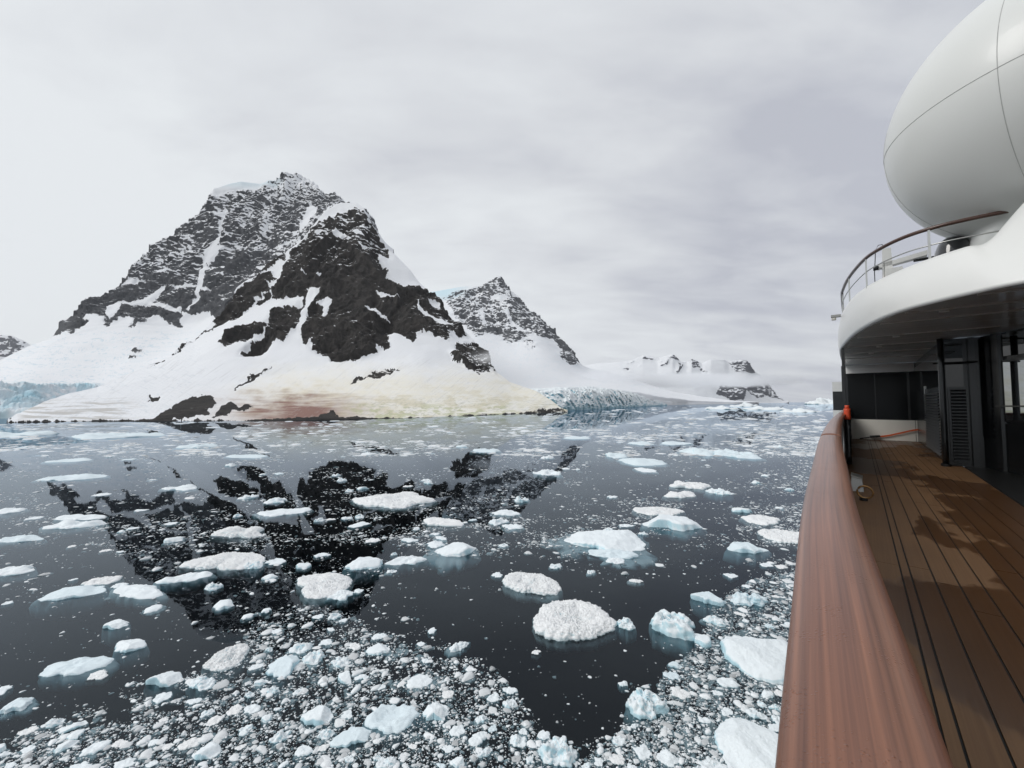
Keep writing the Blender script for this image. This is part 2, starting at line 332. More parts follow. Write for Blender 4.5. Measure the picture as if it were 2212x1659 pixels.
# ------------------------------------------------------------------ mountains
Z5 = lambda L_: [(x * .3751, 328.4 + y * .3751) for x, y in L_]
Z6 = lambda L_: [(518.5 + x * .3647, 345.6 + y * .3647) for x, y in L_]
Z7 = lambda L_: [(1080 + x * .3399, 691.3 + y * .3399) for x, y in L_]
def curve(pts):
    p = np.array(sorted(pts), float); return lambda u: np.stack([np.interp(u, p[:, 0], p[:, k]) for k in range(1, p.shape[1])], -1)
def blur(a, n, ax):
    if n < 1: return a
    k = np.ones(2 * n + 1) / (2 * n + 1); pad = [(0, 0)] * a.ndim; pad[ax] = (n, n); ap = np.pad(a, pad, mode='edge')
    c = np.cumsum(ap, axis=ax); c = np.insert(c, 0, 0, axis=ax); n2 = 2 * n + 1
    return (np.take(c, range(n2, c.shape[ax]), axis=ax) - np.take(c, range(0, c.shape[ax] - n2), axis=ax)) / n2
def terrain(name, u, layers, rows, back, material, paint, amp_rock, amp_snow, scale, bl=(3, 8), crag=1.0, vert=.5, relief=None, extra=None):
    """a relief swept over bearings u through surveyed contour lines (each: elevation line + distance), with the far side closed behind"""
    nc = len(u); lay = [f(u) for f in layers]; V = []; D = []
    for k in range(len(lay)):
        if 0 < k < len(lay) - 1: lay[k] = blur(blur(lay[k], 14, 0), 14, 0)
        elif k: lay[k][:, 1] = blur(blur(lay[k][:, 1], 10, 0), 10, 0)
    for k in range(len(lay) - 1):
        t = np.linspace(0, 1, rows[k], endpoint=(k == len(lay) - 2))[:, None]
        V.append(lay[k][:, 0] * (1 - t) + lay[k + 1][:, 0] * t); D.append(lay[k][:, 1] * (1 - t) + lay[k + 1][:, 1] * t)
    V = np.concatenate(V); D = np.concatenate(D)
    e0, e1 = D[:1].copy(), D[-1:].copy(); Db = blur(blur(D, bl[1], 0), bl[0], 1)
    w = np.minimum(1, np.minimum(np.arange(len(D)), np.arange(len(D))[::-1]) / (bl[1] + 1.0))[:, None]; D = D * (1 - w) + Db * w
    U = np.broadcast_to(u, V.shape)
    P = ray(U, V) * D[..., None] + np.array([0, 0, CAM_H])
    uw = U.copy(); vw = V.copy()
    q = np.stack([U / 22, V / 22, U * 0], -1); uw = U + 7 * fbm(q, 4, .6); vw = V + 7 * fbm(q + 40.7, 4, .6)
    rock, dust, tint = paint(U, V, uw, vw, P)
    # relief
    dPu = np.gradient(P, axis=1); dPv = np.gradient(P, axis=0); n = np.cross(dPu, dPv); n /= np.linalg.norm(n, axis=-1)[..., None] + 1e-9
    n = n * np.where(n[..., 2:] < 0, -1, 1)
    n = blur(blur(n, 6, 0), 6, 1); n /= np.linalg.norm(n, axis=-1)[..., None] + 1e-9
    rm = blur(blur(rock.astype(float), 2, 0), 2, 1); ri = blur(blur(rock.astype(float), 10, 0), 10, 1) ** 1.5
    Q = P / scale
    warp = np.stack([fbm(Q * .5, 2), fbm(Q * .5 + 31, 2), fbm(Q * .5 + 77, 2)], -1) * .7
    big = ridged((Q + warp) * np.array([1, 1, vert]), 5, .5) - .5
    fine = ridged((Q * 3.7 + warp * 2) * np.array([.9, .9, 1.2]), 3, .65) - .5
    big = big - big[ri > .3].mean() if (ri > .3).any() else big; fine = fine - fine.mean()
    blk = fbm((Q * 9 + warp * 3), 3, .7)
    sn = fbm(Q * .5, 5, .5) - .35 * np.abs(fbm(Q * np.array([.4, .4, 1.5]) + 7, 3))
    k = relief(U, V) if relief else 1.0
    disp = k * (ri * amp_rock * big + rm * amp_rock * crag * (.20 * fine + .16 * blk)) + (1 - rm) * amp_snow * sn * (.3 + .7 * np.minimum(k, 1))
    if extra: disp = disp + extra(U, V, P)
    edge = np.ones(len(D)); edge[:4] = np.linspace(.0, 1, 4)
    P = P + n * (disp * edge[:, None])[..., None]
    # far side
    rid = P[-1]; out = rid - np.array([0, 0, rid[:, 2].mean() * 0]); hd = ray(u, lay[-1][:, 0]).copy(); hd[:, 2] = 0; hd /= np.linalg.norm(hd, axis=1)[:, None]
    bk = []
    for k in range(1, 9):
        f = k / 8; dz = rid[:, 2] * (1 - (1 - f) ** 1.3)
        p = rid + hd * (back * f); p = p.copy(); p[:, 2] = rid[:, 2] - dz * (1 - .0) - 2 * f + fbm(p / (scale * 2), 3) * amp_rock * .5 * (1 - f) * min(1, f * 3)
        bk.append(p)
    B = np.stack(bk); P = np.concatenate([P, B]); ext = lambda a: np.concatenate([a, np.repeat(a[-1:], 8, 0)])
    rock, dust, tint = ext(rock), ext(dust), ext(tint)
    # foot under water
    foot = P[:1].copy(); foot[..., 2] = -4; foot[..., :2] *= .995
    P = np.concatenate([foot, P]); e = lambda a: np.concatenate([a[:1], a]); rock, dust, tint = e(rock), e(dust), e(tint)
    o = mesh_obj(name, P.reshape(-1, 3), None, material, smooth_shade=True, quads=gridfaces(P.shape[0], nc))
    attr(o, 'rock', rock); attr(o, 'dust', dust); cattr(o, 'tint', tint.reshape(-1, 3))
    return tag(o, kind='structure')

def shore_d(u, v): return -CAM_H / ray(u, v)[..., 2]
SNOW = np.array([.79, .805, .83])

# --- front buttress and its snow cape
front_ridge = curve([(-260, 930, 175), (-60, 921, 186), (10, 915, 190), (22, 911, 194), (37, 898, 215), (94, 868, 262), (150, 850, 300), (210, 838, 335), (270, 812, 390), (337, 783, 450), (420, 732, 520), (480, 668, 570), (500, 626, 610), (540, 600, 640), (563, 585, 655), (600, 556, 680),
    (634, 530, 695), (652, 516, 700), (675, 482, 715), (700, 455, 728), (737, 439, 735), (770, 440, 715), (786.5, 451, 700), (806.6, 488, 690), (836, 531.6, 670), (883, 582.7, 640), (923, 628, 610), (952.5, 652, 590), (992.6, 706.7, 560), (1029, 739.5, 530),
    (1058, 779.6, 500), (1073, 803.3, 480), (1102, 827, 455), (1157, 845, 430), (1193, 867, 415), (1212, 882, 408), (1222, 889, 404), (1230, 892, 400)])
def front_shore(u):
    v = np.interp(u, [-260, -60, 22.5, 112, 337, 518, 701, 883, 1065, 1222, 1230], [933, 923, 913.6, 911.7, 909.8, 910.5, 907, 903.6, 896, 889.8, 892.6])
    return np.stack([v, shore_d(u, v)], -1)
def front_mid(u):     # top of the gentle cape
    s, r = front_shore(u), front_ridge(u)
    v = np.interp(u, [-260, 22, 94, 210, 337, 420, 500, 600, 720, 800, 900, 1000, 1058, 1102, 1157, 1222, 1230], [931, 912.4, 885, 868, 850, 838, 828, 812, 790, 782, 780, 800, 818, 846, 862, 889.4, 892.3])
    d = np.interp(u, [-260, 22, 94, 210, 337, 420, 500, 600, 720, 800, 900, 1000, 1058, 1102, 1157, 1222, 1230], [174, 192.5, 230, 275, 320, 345, 372, 405, 440, 450, 450, 450, 448, 430, 415, 403, 400])
    return np.stack([np.minimum(v, s[:, 0] - .2), d], -1)
def front_up(u):      # two thirds up the face
    m, r = front_mid(u), front_ridge(u)
    return np.stack([m[:, 0] * .45 + r[:, 0] * .55, m[:, 1] * .52 + r[:, 1] * .48], -1)
F_ROCK = [Z6([(640, 305), (690, 285), (730, 300), (790, 390), (870, 505), (890, 585), (830, 560), (815, 590), (860, 640), (870, 690), (940, 740), (960, 770), (1010, 740), (1110, 772), (1195, 835), (1310, 990), (1345, 1055), (1300, 1050), (1240, 1030), (1230, 1075), (1130, 1030), (1060, 1020), (1015, 1078), (930, 1000), (920, 1030), (870, 1010), (895, 1100), (850, 1115), (800, 1100), (815, 1135), (700, 1190), (600, 1215), (540, 1200), (530, 1170), (420, 1105), (430, 1060), (370, 1080), (345, 1045), (360, 960), (380, 870), (355, 860), (370, 830), (360, 800), (330, 810), (240, 835), (190, 835), (185, 800), (215, 740), (240, 680), (260, 620), (290, 540), (340, 510), (380, 470), (430, 380), (500, 350)]),
    Z5([(1550, 920), (1600, 890), (1740, 885), (1735, 960), (1700, 1030), (1640, 1080), (1560, 1100), (1490, 1145), (1370, 1165), (1440, 1100), (1520, 1060), (1540, 990)]),
    Z5([(1255, 1090), (1290, 1060), (1380, 1010), (1500, 975), (1540, 985), (1500, 1050), (1430, 1070), (1380, 1085), (1290, 1105)]),
    Z5([(1330, 790), (1440, 745), (1540, 735), (1560, 790), (1480, 860), (1400, 930), (1320, 970), (1250, 1000), (1180, 1045), (1060, 1130), (890, 1235), (900, 1200), (1000, 1150), (1130, 1075), (1230, 985), (1200, 950), (1290, 880)]),
    Z5([(1470, 690), (1560, 660), (1640, 600), (1650, 555), (1580, 545), (1500, 640)]), Z5([(1450, 740), (1480, 690), (1560, 690), (1590, 720), (1560, 745)]), Z5([(1480, 880), (1550, 800), (1560, 850), (1500, 890)]),
    Z6([(1290, 1075), (1310, 1090), (1370, 1090), (1405, 1070), (1445, 1135), (1490, 1185), (1522, 1250), (1470, 1245), (1420, 1250), (1420, 1285), (1390, 1270), (1340, 1230), (1330, 1215), (1260, 1190), (1245, 1150), (1280, 1100)]),
    Z6([(750, 1280), (800, 1250), (870, 1243), (940, 1255), (900, 1272), (820, 1285), (780, 1290)]), Z6([(640, 1320), (700, 1290), (760, 1270), (740, 1290), (670, 1325)]),
    Z6([(190, 1214), (150, 1250), (60, 1312), (-40, 1360), (-20, 1335), (100, 1262), (160, 1225)]),
    Z5([(860, 1565), (960, 1480), (1100, 1415), (1230, 1408), (1245, 1440), (1200, 1490), (1110, 1532), (1000, 1548)]), Z5([(1220, 1535), (1270, 1470), (1330, 1430), (1360, 1455), (1460, 1453), (1400, 1482), (1340, 1482), (1290, 1525)]), Z5([(865, 1412), (918, 1410), (890, 1442), (870, 1437)]),
    Z6([(1730, 1510), (1790, 1462), (1850, 1478), (1930, 1490), (1850, 1512)]), Z6([(430, 1560), (480, 1500), (540, 1490), (600, 1530), (560, 1560)])]
F_SNOW = [Z6([(385, 760), (410, 742), (420, 765), (478, 765), (470, 800), (430, 850), (400, 885), (378, 885), (395, 790)]), Z6([(378, 870), (405, 875), (388, 950), (345, 1060), (325, 1045), (360, 930)]),
    Z6([(455, 850), (510, 818), (552, 825), (520, 890), (500, 942), (480, 930), (490, 870)]), Z6([(735, 852), (765, 850), (885, 938), (855, 930), (790, 892)]), Z6([(458, 708), (497, 693), (492, 707)]), Z6([(345, 663), (390, 668), (402, 686)]),
    Z6([(800, 770), (835, 775), (965, 812), (920, 805), (830, 803)]), Z6([(1040, 830), (1085, 895), (1150, 935), (1230, 955), (1252, 985), (1190, 988), (1110, 935), (1065, 920)]), Z6([(1120, 830), (1180, 850), (1190, 880), (1130, 870)]),
    Z6([(640, 400), (700, 420), (740, 455), (690, 450)]), Z6([(700, 490), (760, 520), (740, 530)]), Z6([(540, 410), (600, 420), (640, 450), (560, 450)])]
def paint_front(U, V, uw, vw, P):
    rock = np.zeros(U.shape, bool)
    for p in F_ROCK: rock |= inpoly(uw, vw, p)
    for p in F_SNOW: rock &= ~inpoly(U * .5 + uw * .5, V * .5 + vw * .5, p)
    sh = np.interp(U, np.linspace(-260, 1230, 300), front_shore(np.linspace(-260, 1230, 300))[:, 0])
    up = sh - V
    nb = fbm(np.stack([U / 14, U * 0 + 3, V / 40], -1), 4, .6)
    rock |= up < 2.6 + 3.6 * nb + 2.0 * np.exp(-((U - 690) / 120) ** 2) * 2
    dust = .02 + .52 * smooth(-V, -620, -500) + .25 * smooth(U, 900, 960) - .3 * smooth(V, 800, 840)
    # stains: penguin guano, red and green snow algae, silt from the moraine
    t = np.broadcast_to(SNOW, U.shape + (3,)).copy()
    q = np.stack([U / 60, V / 22, U * 0], -1); n1 = fbm(q, 5, .6); n2 = fbm(q * 2.3 + 9, 4, .6); n3 = fbm(np.stack([U / 90, V / 5, U * 0 + 5], -1), 4, .6)
    def blend(w, c):
        nonlocal t
        w = np.clip(w, 0, 1)[..., None]; t = t * (1 - w) + np.array(c) * w
    cape = smooth(U + 40 * n1, 470, 640) * smooth(V + 14 * n1, 765, 850)
    blend(cape * (.75 + .25 * n2), (.78, .745, .64))
    blend(cape * smooth(V + 20 * n3, 815, 880) * smooth(n1 + .3 * n2, -.2, .5) * .7, (.62, .57, .43))
    red = np.exp(-((U + 30 * n1 - 640) / 120) ** 2) * smooth(V + 16 * n1 + 6 * n3, 838, 890)
    blend(np.exp(-((U - 620) / 150) ** 2) * smooth(V + 14 * n1, 812, 880) * .5, (.58, .50, .40))
    blend(red * (1.05 + .7 * n3), (.25, .145, .12))
    green = smooth(U, 720, 800) * (1 - smooth(U, 1080, 1150)) * smooth(V + 6 * n3, 868, 884)
    blend(green * smooth(n2 + n3 * .6, -.05, .4) * .7, (.47, .49, .30))
    blend(smooth(U, 720, 800) * smooth(np.abs(n3), .09, .0) * smooth(V, 845, 880) * .5, (.26, .27, .16))
    silt = (1 - smooth(U, 230, 330)) * smooth(U, 30, 60) * smooth(V + .12 * (U - 100) * 0 + 10 * n1, 852, 880)
    blend(silt * smooth(n3, -.25, .35) * .75, (.44, .42, .39))
    blend((1 - smooth(U, 380, 500)) * smooth(np.abs(fbm(np.stack([(U + V * 1.3) / 70, (V - U * .35) / 5, U * 0], -1), 3)), .07, 0) * .5 * smooth(V, 700, 800), (.48, .54, .60))
    lines = np.abs(fbm(np.stack([(U * .75 + V) / 9, (U - V) / 260, U * 0 + 2], -1), 3)); blend(smooth(lines, .06, 0) * .34 * smooth(V, 740, 800), (.46, .46, .47))
    return rock, dust, t
terrain('mountain_buttress', np.arange(17, 1227, 1.3), [front_shore, front_mid, front_up, front_ridge], [130, 150, 150], 260, M_FRONT, paint_front, 13.0, 4.0, 80.0, vert=.30, crag=.8, relief=lambda U, V: .12 + .88 * smooth(-V, -835, -770))

# --- rear summit massif with the glacier slope on its left
rear_ridge = curve([(-420, 800, 700), (-100, 800, 700), (0, 778.5, 700), (67.5, 744.8, 715), (108, 731, 730), (116, 724, 735), (131, 700, 750), (165, 666, 780), (232.6, 628.5, 830), (262.6, 608, 850), (285, 580, 865), (326, 531, 900), (367.6, 504.7, 925), (403, 471, 945), (431, 448, 955), (450, 429.7, 965), (463, 409, 975), (499, 396, 985), (521, 391, 990), (562.6, 397, 1000),
    (596, 387, 1005), (613, 372, 1005), (619, 370, 1005), (626, 377, 1005), (641, 373, 1005), (660, 386, 1000), (675, 397, 990), (690, 411, 970), (701, 425, 950), (713, 422, 935), (724.6, 414, 930), (731, 424, 920), (740, 442, 910), (800, 520, 880), (860, 610, 860)])
def rear_base(u):
    f = front_ridge(u); v0 = np.interp(u, [-420, 200, 240], [904, 903, 0]); lo = np.where(u < 215, np.minimum(904, 2000), f[:, 0] + 30)
    d0 = np.where(u < 215, shore_d(u, np.full_like(u, 904.)) + np.interp(u, [60, 215], [0, 130]), f[:, 1] + 15)
    return np.stack([lo, d0], -1)
def rear_cliff(u):
    f = front_ridge(u); w = smooth(u, 150, 260); v = (1 - w) * np.interp(u, [-420, 0, 60, 120, 215], [830, 836, 834, 838, 836]) + w * (f[:, 0] + 8)
    d = (1 - w) * (np.interp(u, [-420, 0, 215], [262, 264, 385])) + w * (f[:, 1] + 22); return np.stack([v, d], -1)
rear_foot0 = curve([(-420, 815, 560), (0, 792, 560), (67, 765, 580), (116, 737, 640), (191, 706, 700), (285, 703, 720), (375, 712, 735), (450, 690, 745), (500, 640, 760), (560, 590, 780), (640, 530, 800), (700, 470, 830), (740, 455, 850), (860, 640, 800)])
def rear_foot(u):
    f = front_ridge(u); r = rear_foot0(u); c = rear_cliff(u)
    return np.stack([np.minimum(r[:, 0], c[:, 0] - 4), np.maximum(r[:, 1], c[:, 1] + 8)], -1)
def rear_up(u):
    m, r = rear_foot(u), rear_ridge(u); return np.stack([m[:, 0] * .5 + r[:, 0] * .5, m[:, 1] * .5 + r[:, 1] * .5], -1)
R_ROCK = [Z5([(300, 1065), (400, 1035), (500, 1005), (512, 975), (470, 960), (530, 930), (600, 955), (600, 1005), (640, 1000), (700, 960), (772, 950), (748, 1010), (862, 958), (890, 940), (960, 990), (1040, 1010), (1052, 925), (1090, 940), (1150, 925), (1200, 918), (1230, 975), (1330, 1000), (1700, 800), (2300, 400), (2000, 150), (1700, 20), (1400, 60), (1100, 250), (800, 500), (500, 800), (290, 980)]), Z5([(752, 1132), (795, 1118), (822, 1124), (812, 1146), (762, 1156)]), Z5([(750, 1180), (780, 1168), (770, 1186)])]
R_SNOW = [Z5([(620, 872), (760, 860), (850, 826), (930, 752), (950, 772), (905, 830), (868, 862), (1052, 908), (1045, 932), (860, 884), (700, 880), (640, 980), (610, 940)]), Z5([(1165, 590), (1185, 600), (1182, 720), (1150, 850), (1085, 925), (1070, 905), (1130, 840)]), Z5([(1290, 320), (1308, 335), (1278, 420), (1262, 530), (1190, 630), (1175, 600), (1250, 480)]),
    Z5([(1180, 600), (1210, 540), (1330, 530), (1260, 560), (1215, 640), (1190, 660)]), Z5([(900, 690), (980, 680), (1000, 690), (920, 705)]), Z5([(1000, 770), (1100, 765), (1170, 775), (1100, 785), (1010, 790)]), Z5([(1220, 200), (1340, 165), (1400, 160), (1500, 175), (1560, 165), (1500, 215), (1400, 215), (1300, 230), (1220, 260)]),
    Z5([(700, 750), (760, 725), (850, 745), (780, 755), (690, 775), (630, 800)]), Z5([(1150, 790), (1190, 775), (1225, 800), (1180, 803)]), Z5([(1570, 540), (1700, 500), (1640, 560)]), Z5([(1790, 290), (1830, 320), (1760, 460), (1700, 500), (1740, 400)])]
def paint_rear(U, V, uw, vw, P):
    rock = np.zeros(U.shape, bool)
    for p in R_ROCK: rock |= inpoly(uw, vw, p)
    for p in R_SNOW: rock &= ~inpoly(U * .4 + uw * .6, V * .4 + vw * .6, p)
    dust = .06 + .50 * smooth(-V, -670, -500) + .45 * smooth(-V, -450, -385)
    rib = ridged(np.stack([(U * .85 + V * .5) / 34, (V * .85 - U * .5) / 85, U * 0], -1), 4, .6) - .6
    dust = dust + .34 * rib * smooth(-V, -700, -600) + .2 * fbm(np.stack([U / 30, V / 30, U * 0 + 3], -1), 3)
    t = np.broadcast_to(SNOW, U.shape + (3,)).copy(); q = np.stack([U / 70, V / 9, U * 0], -1); n1 = fbm(q, 4, .55); n2 = fbm(q * 2.7 + 5, 4, .6)
    def blend(w, c):
        nonlocal t
        w = np.clip(w, 0, 1)[..., None]; t = t * (1 - w) + np.array(c) * w
    blend(smooth(np.abs(n1), .07, .0) * .75 * smooth(V, 700, 730), (.50, .62, .70))
    blend(smooth(n1 + n2, .3, .8) * .25 * smooth(V, 700, 730), (.66, .75, .80))
    blend(smooth(V + 9 * n2, 826, 846) * (1 - smooth(U, 190, 240)) * (.5 + .7 * fbm(P / np.array([22, 22, 12.]), 4, .6)), (.36, .60, .70))
    blend(smooth(-V, -412, -395) * .55 * (1 - smooth(U, 590, 620)), (.62, .76, .82))
    return rock, dust, t
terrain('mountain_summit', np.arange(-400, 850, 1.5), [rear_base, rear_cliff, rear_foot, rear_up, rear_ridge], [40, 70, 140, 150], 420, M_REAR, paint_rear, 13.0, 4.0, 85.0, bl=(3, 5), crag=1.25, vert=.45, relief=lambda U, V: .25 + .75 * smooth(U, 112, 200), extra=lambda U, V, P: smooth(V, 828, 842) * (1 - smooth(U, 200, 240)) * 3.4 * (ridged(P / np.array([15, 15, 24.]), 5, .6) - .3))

# --- second mountain
sec_ridge = curve([(780, 640, 1650), (927, 630, 1650), (960, 625, 1660), (1003.6, 618, 1680), (1040, 616, 1700), (1065.5, 605, 1700), (1080, 600, 1700), (1102, 615.5, 1680), (1124, 652, 1650), (1160, 685, 1620), (1193, 714, 1590), (1229.7, 754, 1550), (1249.7, 783, 1520), (1275, 795, 1520), (1320, 806, 1540), (1360, 818, 1600), (1420, 836, 1750), (1480, 851, 1950), (1560, 863, 2250), (1640, 868.6, 2400)])
sec_foot = curve([(780, 760, 1150), (1000, 735, 1250), (1025, 728, 1280), (1102, 745, 1290), (1160, 735, 1300), (1211, 765, 1320), (1250, 803, 1350), (1330, 822, 1400), (1460, 850, 1700), (1560, 865.5, 2050), (1640, 868.9, 2300)])
sec_low = curve([(780, 850, 640), (1100, 845, 640), (1148, 841, 640), (1274, 836, 660), (1335, 842, 760), (1403, 853, 980), (1481, 864, 1500), (1560, 868, 1850), (1640, 869.2, 2200)])
sec_base = curve([(780, 872, 620), (1100, 872, 620), (1148, 868, 625), (1274, 862, 645), (1335, 862, 745), (1403, 866, 970), (1481, 871.5, 1480), (1560, 871, 1840), (1640, 869.5, 2190)])
def sec_up(u):
    m, r = sec_foot(u), sec_ridge(u); return np.stack([m[:, 0] * .5 + r[:, 0] * .5, m[:, 1] * .5 + r[:, 1] * .5], -1)
S_ROCK = [Z6([(1190, 815), (1260, 785), (1400, 758), (1450, 725), (1500, 690), (1540, 660), (1620, 720), (1680, 830), (1780, 925), (1870, 1005), (1970, 1115), (2030, 1205), (1960, 1212), (1920, 1195), (1890, 1150), (1900, 1120), (1850, 1060), (1770, 1035), (1740, 1020), (1660, 1060), (1620, 1092), (1570, 1085), (1560, 1040), (1450, 1030), (1400, 1048), (1370, 1010), (1290, 965), (1250, 880)]), Z6([(1675, 1068), (1720, 1055), (1765, 1088), (1730, 1132), (1690, 1112)]), Z6([(1735, 1158), (1755, 1157), (1750, 1166)])]
S_SNOW = [Z6([(1420, 870), (1440, 900), (1480, 1000), (1440, 960)]), Z6([(1480, 800), (1620, 820), (1600, 835), (1500, 820)]), Z6([(1560, 880), (1640, 960), (1720, 1020), (1650, 990), (1580, 920)])]
def paint_sec(U, V, uw, vw, P):
    rock = np.zeros(U.shape, bool); a, b_ = U * .5 + uw * .5, V * .5 + vw * .5
    for p in S_ROCK: rock |= inpoly(a, b_, p)
    for p in S_SNOW: rock &= ~inpoly(a, b_, p)
    dust = .36 + .2 * smooth(-V, -740, -640)
    t = np.broadcast_to(SNOW, U.shape + (3,)).copy(); q = np.stack([U / 45, V / 7, U * 0 + 4], -1); n1 = fbm(q, 4, .6)
    w = (smooth(np.abs(n1), .07, .0) * .35)[..., None]; t = t * (1 - w) + np.array([.58, .70, .77]) * w
    w = (smooth(-V, -655, -632) * (1 - smooth(U, 960, 1030)) * .8)[..., None]; t = t * (1 - w) + np.array([.55, .74, .82]) * w
    return rock, dust, t
terrain('second_mountain', np.arange(790, 1640, 1.9), [sec_base, sec_low, sec_foot, sec_up, sec_ridge], [12, 60, 80, 80], 700, M_REAR, paint_sec, 17.0, 4.0, 110.0, bl=(3, 4), crag=1.3)

# --- far range
far_ridge = curve([(1180, 800, 3600), (1250, 790, 3600), (1297, 784, 3600), (1345, 782, 3600), (1369, 776, 3650), (1389, 767, 3700), (1405, 770, 3700), (1420, 774, 3700), (1440, 768, 3700), (1454, 766, 3700), (1471, 780, 3700), (1484, 782, 3750), (1494.7, 775, 3750), (1515, 786, 3800), (1535.5, 775, 3850), (1566, 775, 3900), (1576, 781, 3950), (1590, 778, 4000), (1603.5, 775.6, 4000), (1613.6, 780, 4000), (1630.6, 803.5, 4050), (1644, 808.6, 4080), (1664.6, 831, 4100), (1681.6, 851, 4100), (1697, 868, 4100), (1704, 870.2, 4100)])
far_base = lambda u: np.stack([np.full_like(u, 871.0), np.interp(u, [1180, 1500, 1704], [3000, 3300, 3900])], -1)
def far_mid(u):
    b_, r = far_base(u), far_ridge(u); return np.stack([b_[:, 0] * .5 + r[:, 0] * .5, b_[:, 1] * .62 + r[:, 1] * .38], -1)
X_ROCK = [Z7([(1455, 268), (1540, 255), (1580, 250), (1640, 330), (1600, 335), (1500, 322)]), Z7([(1380, 470), (1400, 390), (1500, 415), (1560, 430), (1700, 380), (1790, 470), (1840, 530), (1700, 482), (1640, 500), (1560, 448), (1550, 508), (1460, 512)]), Z7([(880, 235), (920, 222), (960, 240), (1000, 235), (1040, 250), (1120, 215), (1150, 250), (1080, 245), (1060, 280), (1020, 285), (990, 250), (930, 245)]), Z7([(780, 268), (850, 255), (860, 270), (800, 282)]), Z7([(1190, 260), (1230, 245), (1260, 275), (1270, 305), (1210, 300)]), Z7([(1130, 270), (1170, 262), (1150, 310), (1130, 345)]), Z7([(870, 290), (900, 280), (890, 300)]), Z7([(780, 312), (820, 310), (825, 328), (790, 332)]), Z7([(1280, 305), (1330, 330), (1320, 345), (1260, 310)])]
def paint_far(U, V, uw, vw, P):
    rock = np.zeros(U.shape, bool); a, b_ = U * .55 + uw * .45, V * .55 + vw * .45
    for p in X_ROCK: rock |= inpoly(a, b_, p)
    return rock, np.full(U.shape, .55), np.broadcast_to(SNOW, U.shape + (3,)).copy()
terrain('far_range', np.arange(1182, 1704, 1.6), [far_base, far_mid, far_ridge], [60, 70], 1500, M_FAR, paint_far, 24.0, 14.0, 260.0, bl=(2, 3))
lp_ridge = curve([(-500, 700, 3800), (-120, 705, 3800), (0, 721, 3800), (22, 724, 3800), (49, 735, 3800), (66, 745, 3800), (110, 775, 3800), (150, 820, 3700)])
lp_base = lambda u: np.stack([np.full_like(u, 870.9), np.full_like(u, 3400.0)], -1)
def paint_lp(U, V, uw, vw, P): return (fbm(np.stack([U / 25, V / 9, U * 0], -1), 4) > -.15) & (V < 770), np.full(U.shape, .45), np.broadcast_to(SNOW, U.shape + (3,)).copy()
terrain('far_left_peak', np.arange(-480, 150, 2.5), [lp_base, lp_ridge], [70], 1200, M_FAR, paint_lp, 24.0, 12.0, 260.0, bl=(2, 3))

# --- blue tidewater glacier front between the cape and the channel
def glacier():
    u = np.arange(1060, 1580, 1.3); top = np.interp(u, [1060, 1148, 1200, 1274, 1335, 1403, 1481, 1540, 1580], [846, 841, 838, 836, 842.6, 854.5, 868, 869, 869.6])
    bot = np.interp(u, [1060, 1223, 1300, 1420, 1488, 1562, 1580], [890, 886.7, 883, 876.5, 873.2, 871.3, 871]); d0 = shore_d(u, bot)
    top = np.minimum(top, bot - .6)
    nr = 60; t = np.linspace(0, 1, nr)[:, None]; lean = t ** 1.6
    V = bot * (1 - t) + top * t; D = d0 * (1 + .10 * lean + .08 * np.clip(t - .75, 0, 1))
    U = np.broadcast_to(u, V.shape); P = ray(U, V) * D[..., None] + np.array([0, 0, CAM_H])
    Q = P / np.array([24, 24, 20.]); r = ridged(Q, 5, .6) - .3; r2 = ridged(P / np.array([14, 14, 42.]), 4, .6) - .3
    k = (np.sin(np.pi * np.clip(t * .85 + .1, 0, 1)) ** .6) * np.clip((bot - top) / 30, .15, 1.2)
    tow = -ray(U, V); tow[..., 2] = 0; tow /= np.linalg.norm(tow, axis=-1)[..., None]
    P = P + tow * (k * (6.0 * r + 3.0 * r2) * (D / 520))[..., None]; P[..., 2] += k * (1.6 * r2) * (D / 520)
    back = P[-1] + np.stack([u * 0, u * 0 + 260, u * 0 + 3], -1); foot = P[:1].copy(); foot[..., 2] = -4
    P = np.concatenate([foot, P, back[None]])
    o = mesh_obj('glacier', P.reshape(-1, 3), None, M_GLAC, smooth_shade=True, quads=gridfaces(P.shape[0], len(u)))
    return tag(o, kind='structure')
def glacier_mat():
    m, nt, b, L = mat('glacier_blue_ice'); geo = N(nt, 'ShaderNodeNewGeometry'); mp = N(nt, 'ShaderNodeMapping'); mp.inputs['Scale'].default_value = (.022, .022, .06); L(geo.outputs['Position'], mp.inputs[0])
    n = N(nt, 'ShaderNodeTexNoise'); n.inputs['Scale'].default_value = 1; n.inputs['Detail'].default_value = 8; n.inputs['Roughness'].default_value = .65; L(mp.outputs[0], n.inputs['Vector'])
    sp = N(nt, 'ShaderNodeSeparateXYZ'); L(geo.outputs['Normal'], sp.inputs[0])
    ad = N(nt, 'ShaderNodeMath', operation='MULTIPLY_ADD'); L(n.outputs['Fac'], ad.inputs[0]); ad.inputs[1].default_value = 1.3; L(sp.outputs['Z'], ad.inputs[2])
    r = N(nt, 'ShaderNodeValToRGB'); L(ad.outputs[0], r.inputs[0]); e = r.color_ramp.elements; e[0].position = .5; e[0].color = (.34, .57, .67, 1); e[1].position = 1.3 if False else .98; e[1].color = (.82, .87, .89, 1)
    x = e.new(.72); x.color = (.55, .73, .80, 1)
    L(r.outputs[0], b.inputs['Base Color']); b.inputs['Roughness'].default_value = .6
    return m
M_GLAC = glacier_mat(); glacier()

